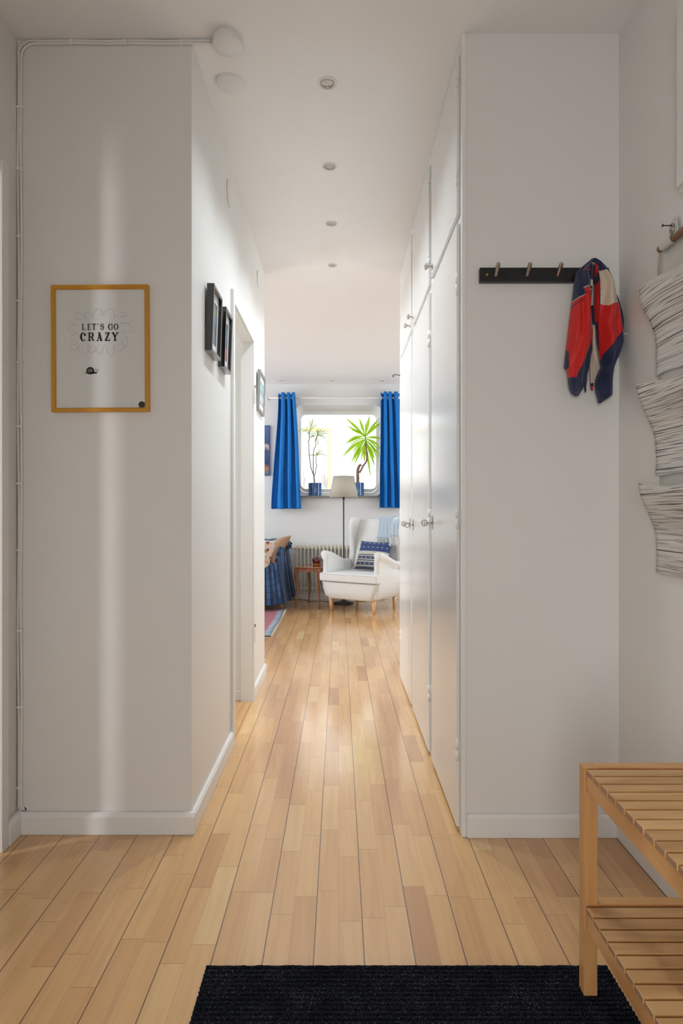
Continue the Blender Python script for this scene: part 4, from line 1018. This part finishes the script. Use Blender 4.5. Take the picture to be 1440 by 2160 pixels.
for (a, c) in cs_:
    oa = -1 if a == 0 else 1; oc = -1 if c == 0 else 1
    prof = [(0, .010, .0), (.012, .009, .004), (.08, .0085, -.002), (.18, .0105, -.010), (.28, .015, -.004), (.35, .0195, .004), (.40, .021, .004), (ZT - .012, .017, .0)]
    pts = []; rr = []
    for z, r, o in prof: pts.append(T2(a + oa * (o + .0), c + oc * o, z)); rr.append(r)
    sp = smoothpath([(p.x, p.y, p.z) for p in pts], 4); rad = smoothpath([(r, 0, 0) for r in rr], 4)
    b = MB(); b.tube(sp, [q.x for q in rad], 8); b.build('leg', 'walnut', tb, smooth=True)
ap = tag(empty('lacquered_apple', at(667.5, 1193, 6.90).xy.to_3d() + Vector((0, 0, ZT + .0015))), 'dark red lacquered apple on a brass foot, on side table', 'ornament')
b = MB(); b.lathe([(.002, .018), (.030, .016), (.044, .030), (.0495, .055), (.048, .080), (.038, .098), (.024, .104), (.010, .099), (.002, .092)], n=36); b.build('apple_body', 'apple', ap, smooth=True)
b = MB(); b.lathe([(.001, 0), (.040, 0), (.044, .004), (.046, .020), (.040, .026), (.002, .026)], n=36); b.build('brass_foot', 'brass', ap, smooth=False, bevel=.001)
b = MB(); b.tube([(0, 0, .092), (.003, 0, .11), (.009, 0, .122)], [.0025, .003, .004], 8); b.build('stem', 'darkmetal', ap, smooth=True)

# ================================================================ floor lamp
fl = tag(empty('floor_lamp', (.052, 7.10, 0)), 'floor lamp with beige linen shade and thin dark pole', 'floor lamp')
b = MB(); b.lathe([(.115, 0), (.116, .006), (.112, .016), (.09, .022), (.035, .032), (.018, .042), (.012, .06)], n=48); b.build('base', 'darkmetal', fl, smooth=True)
b = MB(); b.tube([(0, 0, .04), (0, 0, 1.27)], .0075, 14); b.tube([(0, 0, 1.20), (0, 0, 1.235)], .013, 14); b.build('pole', 'darkmetal', fl, smooth=True)
b = MB(); b.lathe([(.165, 1.224), (.120, 1.468)], n=56, cap=False); b.build('lamp_shade', 'shade', fl, smooth=True, solid=.0025)
b = MB(); b.tube([(0, 0, 1.27), (0, 0, 1.30)], .014, 12); b.lathe([(.014, 1.30), (.03, 1.335), (.028, 1.365), (.002, 1.385)], n=20); b.build('bulb', 'whiteplastic', fl, smooth=True)
# cords along the floor
def cord(pts, label):
    b = MB(); b.tube(smoothpath(pts, 5), .0028, 8); tag(b.build('power_cord', 'black', smooth=True), label, 'cord', 'black cords on the floor')
cord([(-.60, 7.42, .012), (-.45, 7.40, .006), (-.33, 7.25, .004), (-.22, 7.30, .004), (-.10, 7.22, .004), (-.02, 7.17, .006), (.0, 7.14, .012)], 'black cord on the floor behind the side table')
cord([(.10, 7.18, .012), (.16, 7.22, .004), (.30, 7.26, .004), (.42, 7.36, .004), (.55, 7.42, .01)], 'black cord on floor behind the armchair legs')

# ================================================================ pots and plants
def pot(c, r, h, label, cat='potted plant', name='potted_plant'):
    t = tag(empty(name, (c[0], c[1], c[2])), label, cat)
    b = MB(); b.lathe([(.001, 0), (r * .94, 0), (r * .96, .004), (r, h), (r * .93, h), (r * .93, h - .012)], n=48, cap=False); b.build('plant_pot', 'pot', t, smooth=False, bevel=.001)
    b = MB(); b.lathe([(r * .93, h - .013), (r * .5, h - .010), (.001, h - .009)], n=30, cap=False); b.build('soil', 'soil', t, smooth=True)
    return t
def leaf_mb(b, p0, p1, w, sag, yb, n=12, base=.35, fold=.25):
    p0 = Vector(p0); p1 = Vector(p1); d = p1 - p0; Ld = d.length
    side = d.cross(Vector((.25 * math.sin(yb * 7), -1, .15))).normalized(); nrm = side.cross(d).normalized()
    rows = []
    for k in range(n + 1):
        t = k / n; p = p0 + d * t + Vector((0, 0, sag * Ld * math.sin(PI * t))) + Vector((0, yb * t * t, 0))
        ww = w * (base + (1 - base) * math.sin(PI * min(1, t * 1.15) ** .8) if t < .87 else 0)
        ww = w * max(.03, (base + (1 - base) * sm(t / .45)) * (1 - sm((t - .45) / .55)) ** .8)
        rows.append([p - side * ww / 2 + nrm * ww * fold, p, p + side * ww / 2 + nrm * ww * fold])
    b.loft(rows, closed=False, cap=False)
ZS = 1.2525; YPOT = 7.49
# dracaena
px0 = at(664.2, 1045, YPOT)
pt = pot((px0.x, YPOT, ZS), .0822, .155, 'thin three-stemmed dracaena in blue pot, left on the window sill')
O = Vector((px0.x, YPOT, ZS))
def dp(x, y, dy=0):
    p = at(615 + x / 10.8, 860 + y / 10.8, YPOT) - O; p.y += dy; return p
def stem(parent, pts, r, mat, nm='stem'):
    sp = smoothpath([tuple(p) for p in pts], 5); n = len(sp)
    rr = [r[0] + (r[1] - r[0]) * k / (n - 1) for k in range(n)]
    b = MB(); b.tube(sp, rr, 10); return b.build(nm, mat, parent, smooth=True)
stem(pt, [dp(522, 1740), dp(512, 1640), dp(505, 1555)], (.009, .0075), 'stem')
stem(pt, [dp(505, 1560), dp(478, 1480), dp(440, 1370), dp(418, 1220), dp(400, 1080), dp(392, 860), dp(378, 780), dp(400, 720), dp(405, 560)], (.006, .0042), 'stem')
stem(pt, [dp(505, 1560, -.01), dp(492, 1450, -.01), dp(490, 1250, -.01), dp(500, 980, -.01), dp(548, 870, -.01), dp(556, 740, -.01), dp(585, 640, -.01)], (.006, .0042), 'stem')
stem(pt, [dp(507, 1560, .01), dp(535, 1500, .01), dp(545, 1420, .01), dp(568, 1320, .01), dp(552, 1240, .01), dp(560, 1180, .01), dp(556, 1090, .01)], (.0055, .004), 'stem')
fol = MB()
rnd = random.Random(3)
for (cx, cy, yy, tips) in ((410, 550, 0, [(425, 170, 0), (515, 120, 0), (650, 300, .02), (290, 390, 0), (550, 320, .03), (200, 625, .28), (110, 590, .25), (540, 720, .05), (500, 240, 0), (330, 620, .1), (370, 650, .1)]),
                       (585, 640, -.01, [(560, 410, 0), (640, 390, 0), (740, 430, .08), (830, 480, .05), (780, 660, .1), (890, 600, .12), (430, 570, .15), (820, 740, .12), (490, 880, .1), (612, 985, .06), (330, 830, .2), (600, 470, 0), (690, 480, .04), (300, 740, .12)]),
                       (556, 1090, .01, [(680, 910, 0), (745, 950, .05), (563, 960, 0), (440, 1110, .15), (800, 1080, .12), (640, 1070, .1), (320, 1150, .2), (600, 1000, 0)])):
    for (tx, ty, sg_) in tips:
        leaf_mb(fol, dp(cx, cy, yy), dp(tx, ty, yy), .0095, sg_, rnd.uniform(-.03, .05), 10)
fol.build('leaves', 'leafd', pt, smooth=False, fix=False)
# yucca
px0 = at(753, 1045, YPOT); O2 = Vector((px0.x, YPOT, ZS))
py_ = pot((px0.x, YPOT, ZS), .0865, .158, 'yucca with long bright green leaves in blue pot, right on sill')
def yp(x, y, dy=0):
    p = at(715 + x / 10.8, 860 + y / 10.8, YPOT) - O2; p.y += dy; return p
b = MB(); tr = smoothpath([tuple(yp(425, 1760)), tuple(yp(425, 1600)), tuple(yp(424, 1450)), tuple(yp(440, 1370)), tuple(yp(480, 1300))], 8)
b.tube(tr, [.0195 + .0015 * math.sin(k * 1.9) - .004 * (k / len(tr)) for k in range(len(tr))], 16)
for k in range(5): b.tube([yp(430 + 8 * k, 1350 - 12 * k, -.01), yp(500 + 10 * k, 1290 + (k - 2) * 14, .01 * (k - 2))], [.006, .002], 6)
b.build('trunk', 'trunk', py_, smooth=True)
stem(py_, [yp(460, 1480), yp(490, 1440), yp(545, 1330), yp(615, 1230), yp(632, 1110), yp(622, 950), yp(608, 820)], (.013, .0085), 'trunk')
stem(py_, [yp(608, 820), yp(600, 720), yp(592, 635)], (.0088, .009), 'leafy', 'green_crown')
fol = MB()
for (sx0, sy0, tx, ty, wd, sg_) in ((575, 650, 105, 190, 62, .02), (560, 640, 140, 380, 58, -.02), (545, 610, 225, 515, 40, .10), (590, 640, 445, 185, 62, 0), (598, 620, 605, 230, 20, 0), (605, 630, 702, 148, 70, 0), (625, 640, 930, 228, 58, .02), (620, 650, 1010, 280, 62, .02),
        (620, 690, 1010, 735, 60, .08), (560, 650, 95, 868, 66, .12), (550, 700, 160, 935, 28, .10), (560, 720, 30, 1178, 74, .08), (575, 740, 240, 1335, 64, .08), (560, 760, 275, 1395, 40, .1), (580, 800, 318, 1388, 52, .06), (585, 780, 488, 1252, 46, .02),
        (595, 790, 572, 1282, 66, 0), (615, 800, 732, 1665, 52, .0), (625, 800, 838, 1392, 62, .04), (640, 780, 838, 1225, 66, .05), (630, 740, 835, 972, 26, .08), (630, 710, 990, 1000, 48, .14), (635, 720, 975, 1150, 36, .16), (640, 760, 975, 1235, 46, .12), (700, 780, 912, 1285, 40, .16), (560, 730, 255, 1090, 40, .08), (570, 700, 150, 860, 40, .14)):
    sx0 = 592 + (sx0 - 592) * .45
    leaf_mb(fol, yp(sx0, sy0), yp(tx, ty), wd * YPOT / F / 10.8 * 1.05, sg_, rnd.uniform(-.06, .06), 12)
fol.build('leaves', 'leafy', py_, smooth=False, fix=False)

# ================================================================ wing armchair
AC = Vector((.137, 6.457, 0)); AR_ = math.atan2(-.534, .846)
ch = tag(empty('wing_armchair', AC), 'off-white wing armchair with light wooden legs by the window', 'armchair'); ch.rotation_euler = (0, 0, AR_)
ZL = .140
for (x, y) in ((-.2575, 0), (.2575, 0), (.235, .50), (-.235, .50)):
    b = MB(); b.tube([(x, y, 0), (x + (.006 if x > 0 else -.006), y - .004, ZL + .01)], [.0125, .024], 20); b.build('leg', 'beechleg', ch, smooth=True)
# body shell: lofted rounded boxes from bottom to seat deck
def rbox_ring(x0, x1, y0, y1, r, z, n=5, ysk=0):
    return [Vector((x, y, z)) for x, y in rrect(x0, x1, y0, y1, r, n)]
b = MB()
b.loft([rbox_ring(-.270, .270, -.045, .56, .05, ZL - .0), rbox_ring(-.285, .285, -.062, .575, .055, ZL + .012), rbox_ring(-.305, .305, -.072, .60, .05, .22), rbox_ring(-.335, .335, -.078, .62, .045, .305), rbox_ring(-.335, .335, -.074, .62, .045, .318), rbox_ring(-.31, .31, -.05, .6, .04, .322)])
b.build('seat_base', 'upholstery', ch, smooth=True)
# seat cushion (T shaped)
def cush(x0, x1, y0, y1, z0, z1, r, puff=.012):
    b = MB()
    b.loft([rbox_ring(x0 + .02, x1 - .02, y0 + .02, y1 - .02, r, z0), rbox_ring(x0 + .004, x1 - .004, y0 + .004, y1 - .004, r, z0 + .008), rbox_ring(x0, x1, y0, y1, r, (z0 + z1) / 2), rbox_ring(x0 + .004, x1 - .004, y0 + .004, y1 - .004, r, z1 - .01), rbox_ring(x0 + .02, x1 - .02, y0 + .02, y1 - .02, r, z1), rbox_ring(x0 + .12, x1 - .12, y0 + .12, y1 - .12, r, z1 + puff)])
    return b
def tee(i): return [(-.35 + i, -.105 + i), (.35 - i, -.105 + i), (.35 - i, -.02 - i), (.283 - i, -.02 - i), (.283 - i, .50 - i), (-.283 + i, .50 - i), (-.283 + i, -.02 - i), (-.35 + i, -.02 - i)]
b = MB(); b.loft([[Vector((x, y, z)) for x, y in tee(i)] for z, i in ((.326, .0), (.412, .0))])
so = b.build('seat_cushion', 'upholstery', ch, bevel=.020, seg=5)
pip = MB()
for z in (.334, .404):
    pip.tube([(x, y, z) for x, y in rrect(-.350, .350, -.106, .02, .035, 5)] + [(.315, -.106, z)], .0028, 6, cap=False)
pip.build('cushion_piping', 'upholstery', ch, smooth=True)
# arms: flared profile swept from front to wing
def arm(sgn):
    rings = []; n = 20
    for k in range(15):
        t = k / 14; y = -.035 + .50 * t
        zt = .640 - .115 * sm(t * 1.1) + .004; fl_ = (.040 if t < .9 else .036) * (1 - .25 * t)     # scroll radius
        xi = .285; xo = .345 - .012 * t
        P = [(xi, .30), (xi, .40), (xi + .004, zt - .085), (xi + .004, zt - .05)]
        cx, cz = xi + .040, zt - fl_
        for q in range(9):
            a = math.radians(170 - q * 26); P.append((cx + fl_ * 1.05 * math.cos(a), cz + fl_ * math.sin(a)))
        P += [(xo - .012, zt - .10), (xo - .008, .44), (xo, .33), (xo - .01, .24), (xo - .04, .16), (xi - .01, .16)]
        if k == 0: cxm = sum(p[0] for p in P) / len(P); czm = sum(p[1] for p in P) / len(P)
        rings.append([Vector((sgn * x, y, z)) for x, z in P])
    def shrink(r, f, dy):
        c = sum(r, Vector()) / len(r); return [c + (p - c) * f + Vector((0, dy, 0)) for p in r]
    rings = [shrink(rings[0], .90, -.012), shrink(rings[0], .97, -.008)] + rings
    b = MB(); b.loft(rings); o = b.build('armrest', 'upholstery', ch, smooth=True)
    o.modifiers.new('b', 'BEVEL').width = .004
    # front facing welt of the scroll
    r = rings[2]; w = MB(); w.tube([p + Vector((0, -.004, 0)) for p in r[:17]], .0034, 6, cap=False); w.build('arm_piping', 'upholstery', ch, smooth=True)
arm(-1); arm(1)
# backrest
b = MB(); rr = []
for k in range(13):
    t = k / 12; z = .34 + .635 * t; y0 = .44 + .13 * t + .010 * math.sin(PI * t); th = .11 - .03 * t; hw_ = .275 - .012 * t
    if k == 12: th *= .5; hw_ -= .025; y0 += .02
    if k == 11: y0 += .003
    rr.append([Vector((x, y, z)) for x, y in rrect(-hw_, hw_, y0, y0 + th, min(.03, th * .45), 5)])
b.loft(rr); b.build('backrest', 'upholstery', ch, smooth=True)
b = MB(); rr = []
for k in range(9):
    t = k / 8; z = .16 + .36 * t; rr.append([Vector((x, y, z)) for x, y in rrect(-.30, .30, .52, .62 + .03 * t, .03, 5)])
b.loft(rr); b.build('back_shell', 'upholstery', ch, smooth=True)
# wings: side outline in (y,z), thick rounded
wing = [(.50, .44), (.470, .52), (.480, .60), (.470, .70), (.445, .80), (.430, .88), (.435, .95), (.468, .995), (.52, 1.0), (.56, .985), (.63, .95), (.66, .86), (.645, .70), (.62, .55), (.59, .44)]
def wing_mb(sgn):
    ws = smoothpath([(a, c, 0) for a, c in wing + [wing[0]]], 4)[:-1]; cx = sum(p.x for p in ws) / len(ws); cz = sum(p.y for p in ws) / len(ws)
    rings = []
    for off, sc in ((-.034, .72), (-.030, .90), (-.018, .98), (0, 1.0), (.018, .98), (.030, .90), (.034, .72)):
        rg_ = []
        for p in ws:
            t = (p.y - .44) / .56; xb = .300 - .030 * t + .008 * math.sin(PI * t)
            rg_.append(Vector((sgn * (xb + off), cx + (p.x - cx) * sc - .0, cz + (p.y - cz) * (1 - (1 - sc) * .42))))
        rings.append(rg_)
    b = MB(); b.loft(rings); return b
for s in (-1, 1): wing_mb(s).build('wing', 'upholstery', ch, smooth=True)
# pillow helper
def pillow_mb(w, h, th, n=22, pinch=.10):
    b = MB()
    def f(u, v, s):
        x, z = (u - .5), (v - .5); e = (1 - (2 * x) ** 4) * (1 - (2 * z) ** 4); e = max(0, e) ** .5
        px = x * w * (1 - pinch * (1 - (2 * z) ** 2) * abs(2 * x) ** 2 * .6); pz = z * h * (1 - pinch * (1 - (2 * x) ** 2) * abs(2 * z) ** 2 * .6)
        return Vector((px, -s * th / 2 * e + .004 * noise.noise(Vector((u * 4, v * 4, s + th))), pz))
    b.grid(lambda u, v: f(u, v, 1), n, n); b.grid(lambda u, v: f(u, v, -1), n, n); return b
def place(o, loc, xax, zax, ):
    x = Vector(xax).normalized(); z = Vector(zax).normalized(); y = z.cross(x).normalized(); z = x.cross(y).normalized()
    m = Matrix((x, y, z)).transposed().to_4x4(); m.translation = Vector(loc); o.matrix_world = m
def c2w(x, y, z):
    ca, sa = math.cos(AR_), math.sin(AR_); return Vector((AC.x + ca * x - sa * y, AC.y + sa * x + ca * y, z))
pl_ = pillow_mb(.40, .34, .11).build('throw_pillow', 'cushion', smooth=True)
ax = c2w(1, 0, 0) - c2w(0, 0, 0)
place(pl_, c2w(.045, .375, .575), ax + Vector((0, 0, -.02)), c2w(0, .42, .9) - c2w(0, 0, 0))
tag(pl_, 'blue and grey woven pillow with white dashes on armchair', 'pillow')
# pale blue throw over the right part of the back
th = tag(empty('throw_blanket', c2w(.15, .6, .97)), 'pale blue fringed throw over right side of armchair back', 'blanket')
TO = th.location.copy()
def throw(u, v):          # u across, v from behind over the top to the front hem
    x = .03 + .335 * u
    if v < .45:
        t = v / .45; y = .705 - .03 * t; z = .62 + .375 * t
    elif v < .58:
        t = (v - .45) / .13; a = PI * t; y = .642 + .042 * math.cos(a); z = .992 + .018 * math.sin(a)
    else:
        t = (v - .58) / .42; z = .992 - .225 * t; y = .555 - .045 * t - .15 * sm((u - .52) / .22) * sm(t * 2.5)
    w = .007 * math.sin(u * 26 + 2 * math.sin(v * 4)) + .006 * noise.noise(Vector((u * 9, v * 4, 2)))
    return c2w(x - .02 * (v - .5), y - abs(w) - .004, z + .4 * w + .034 * sm((u - .5) / .3) * (1 if v > .4 else 0)) - TO
b = MB(); b.grid(throw, 60, 60); b.build('woven_cloth', 'throwblue', th, smooth=True, solid=.004)
b = MB(); rnd = random.Random(5)
for k in range(70):
    u = (k + .5) / 70; p = throw(u, 1.0); q = p.copy(); pts = [p]
    for s in range(4): q = q + Vector((rnd.uniform(-.004, .004), rnd.uniform(-.005, .001), -.026)); pts.append(q)
    b.tube(pts, [.0018, .0018, .0016, .0014, .0011], 4)
b.build('fringe', 'fringe', th, smooth=True)

# ================================================================ sofa, quilt, cushions, rug
sf = tag(empty('sofa', (-1.2, 6.95, 0)), 'sofa with pale wooden legs under the blue quilt, at left edge', 'sofa')
b = MB(); b.box(-.85, .52, -.36, .40, .12, .38); b.build('seat_base', 'upholstery', sf, bevel=.03)
b = MB(); b.box(-.85, .50, .20, .40, .38, .73); b.build('backrest', plain('sofa_back_quilted_cover', srgb(56, 88, 136), .8), sf, bevel=.05, seg=4)
for x in (.57, -.80):
    b = MB(); b.tube([(x, -.26, 0), (x - .006, -.26, .14)], [.019, .024], 16); b.build('leg', 'beechleg', sf, smooth=True)
b = MB(); b.box(.51, .56, -.20, .36, .58, .62); b.box(.515, .555, .0, .05, .12, .60); b.build('armrest', 'beechleg', sf, bevel=.01)
ql = tag(empty('quilt', (-.8, 6.6, .45)), 'blue patchwork quilt draped over the sofa and its arm', 'quilt')
QO = ql.location.copy()
plan = smoothpath([(-2.0, 6.50, 0), (-1.4, 6.50, 0), (-.95, 6.50, 0), (-.74, 6.53, 0), (-.645, 6.62, 0), (-.600, 6.78, 0), (-.572, 6.95, 0), (-.57, 7.12, 0)], 10)
cum = [0]
for a, c in zip(plan, plan[1:]): cum.append(cum[-1] + (c - a).length)
TL = cum[-1]
def planp(u):
    s = u * TL
    for k in range(len(cum) - 1):
        if s <= cum[k + 1] + 1e-9:
            t = (s - cum[k]) / (cum[k + 1] - cum[k]); return plan[k].lerp(plan[k + 1], t)
    return plan[-1]
def topz(p): return .455 + .03 * sm((p.x + .80) / .12) + .185 * sm((p.y - 6.56) / .20)
def quilt(u, v):     # v 0 hem .. .7 top .. 1 inside
    p = planp(u); n = Vector((planp(min(1, u + .01)) - planp(max(0, u - .01)))).normalized(); out_ = Vector((n.y, -n.x, 0))
    zt = topz(p); f = .014 * math.sin(u * 95 + 3 * math.sin(u * 13)) + .012 * noise.noise(Vector((u * 20, v * 2, 0)))
    hem = .070 + .03 * sm((p.y - 6.6) / .4)
    if v < .7:
        t = v / .7; z = hem + (zt - hem) * t
        q = p + out_ * (.055 * (1 - t) ** 1.3 + f * (1 - t * .6) - .02 * t)
    else:
        t = (v - .7) / .3; q = p - out_ * (.02 + .22 * t) + out_ * f * .3; z = zt + .022 * math.sin(PI * min(1, t * 2.2)) * (1 if t < .45 else 0) - (zt - .43) * sm(t * 1.2) + .01 * noise.noise(Vector((u * 16, v * 12, 4)))
    q.z = z; return q - QO
b = MB(); b.grid(quilt, 220, 60, uvfn=lambda u, v: (u * TL, v * .72)); b.build('quilt_cloth', 'quilt', ql, smooth=True, solid=.006)
b = MB()       # scrunched end over the arm
def scr(u, v):
    a = 2 * PI * v; x = -.62 + .085 * u; r = .030 + .014 * math.sin(u * 24) + .007 * math.sin(3 * a + u * 9)
    return Vector((x + .01 * math.sin(a * 2), 6.86 + r * 1.4 * math.cos(a) + .05 * u, .655 + .035 * u + r * math.sin(a))) - QO
b.grid(scr, 26, 20, uvfn=lambda u, v: (v * .25, u * .3)); b.build('quilt_fold', 'quilt', ql, smooth=True)
# quilt part lying over the sofa back
b = MB()
b.grid(lambda u, v: Vector((-1.9 + 1.26 * u, 7.12 + .30 * v - .0, .60 + .14 * math.sin(PI * min(1, .12 + v * .9)) + .005 * math.sin(u * 50))) - QO, 60, 16, uvfn=lambda u, v: (u * 1.3, v * .3)); b.build('quilt_over_back', 'quilt', ql, smooth=True, solid=.005)
A = Vector((-.512, 6.85, .772)); B = Vector((-.742, 6.66, .462)); Cc = Vector((-.765, 7.08, .69)); cen = (B + Cc) / 2
o = pillow_mb(.42, .44, .13, pinch=.25).build('sofa_cushion', 'brownsatin', smooth=True)
place(o, cen + Vector((-.01, .0, .02)), (A - Cc), (A - B)); tag(o, 'brown satin cushion leaning in the sofa corner', 'cushion')
o = pillow_mb(.40, .40, .12, pinch=.2).build('sofa_cushion', 'floral', smooth=True)
place(o, (-.905, 6.60, .60), (.93, .10, -.25), (.30, .22, .93)); tag(o, 'floral cushion in front of the brown satin cushion', 'cushion')

rg_ = tag(empty('rug', (-.58, 5.9, 0)), 'red and grey woven rug on the floor in front of sofa', 'rug')
b = MB(); b.grid(lambda u, v: Vector((-.006 * math.sin(v * 9) - 1.3 * u, -.69 + 1.45 * v, .007 + .0015 * noise.noise(Vector((u * 30, v * 30, 0))))), 40, 60, uvfn=lambda u, v: (u * 1.3, v * 1.45))
b.build('woven_pile', 'rug', rg_, smooth=True, solid=.006)
b = MB()
for k in range(150):
    y = -.685 + 1.44 * k / 149; b.tube([(-.004, y, .005), (.012 + .006 * rnd.random(), y + rnd.uniform(-.003, .003), .003)], .0017, 4)
b.build('rug_edge_fringe', plain('cream_fringe', srgb(210, 200, 180), .9), rg_)
# picture on the window wall
bp_ = tag(empty('wall_picture', (-1.06, YW, 1.495)), 'blue framed harbour picture left of the curtain on window wall', 'picture')
b = MB(); b.box(-.225, .225, -.02, 0, 0, .605); b.build('frame', plain('blue_canvas_edge', srgb(30, 92, 160), .5), bp_, bevel=.002)
b = MB(); b.grid(lambda u, v: Vector((-.215 + .43 * u, -.0208, .01 + .585 * v)), 1, 1); b.build('picture_sheet', 'art4', bp_, fix=False)
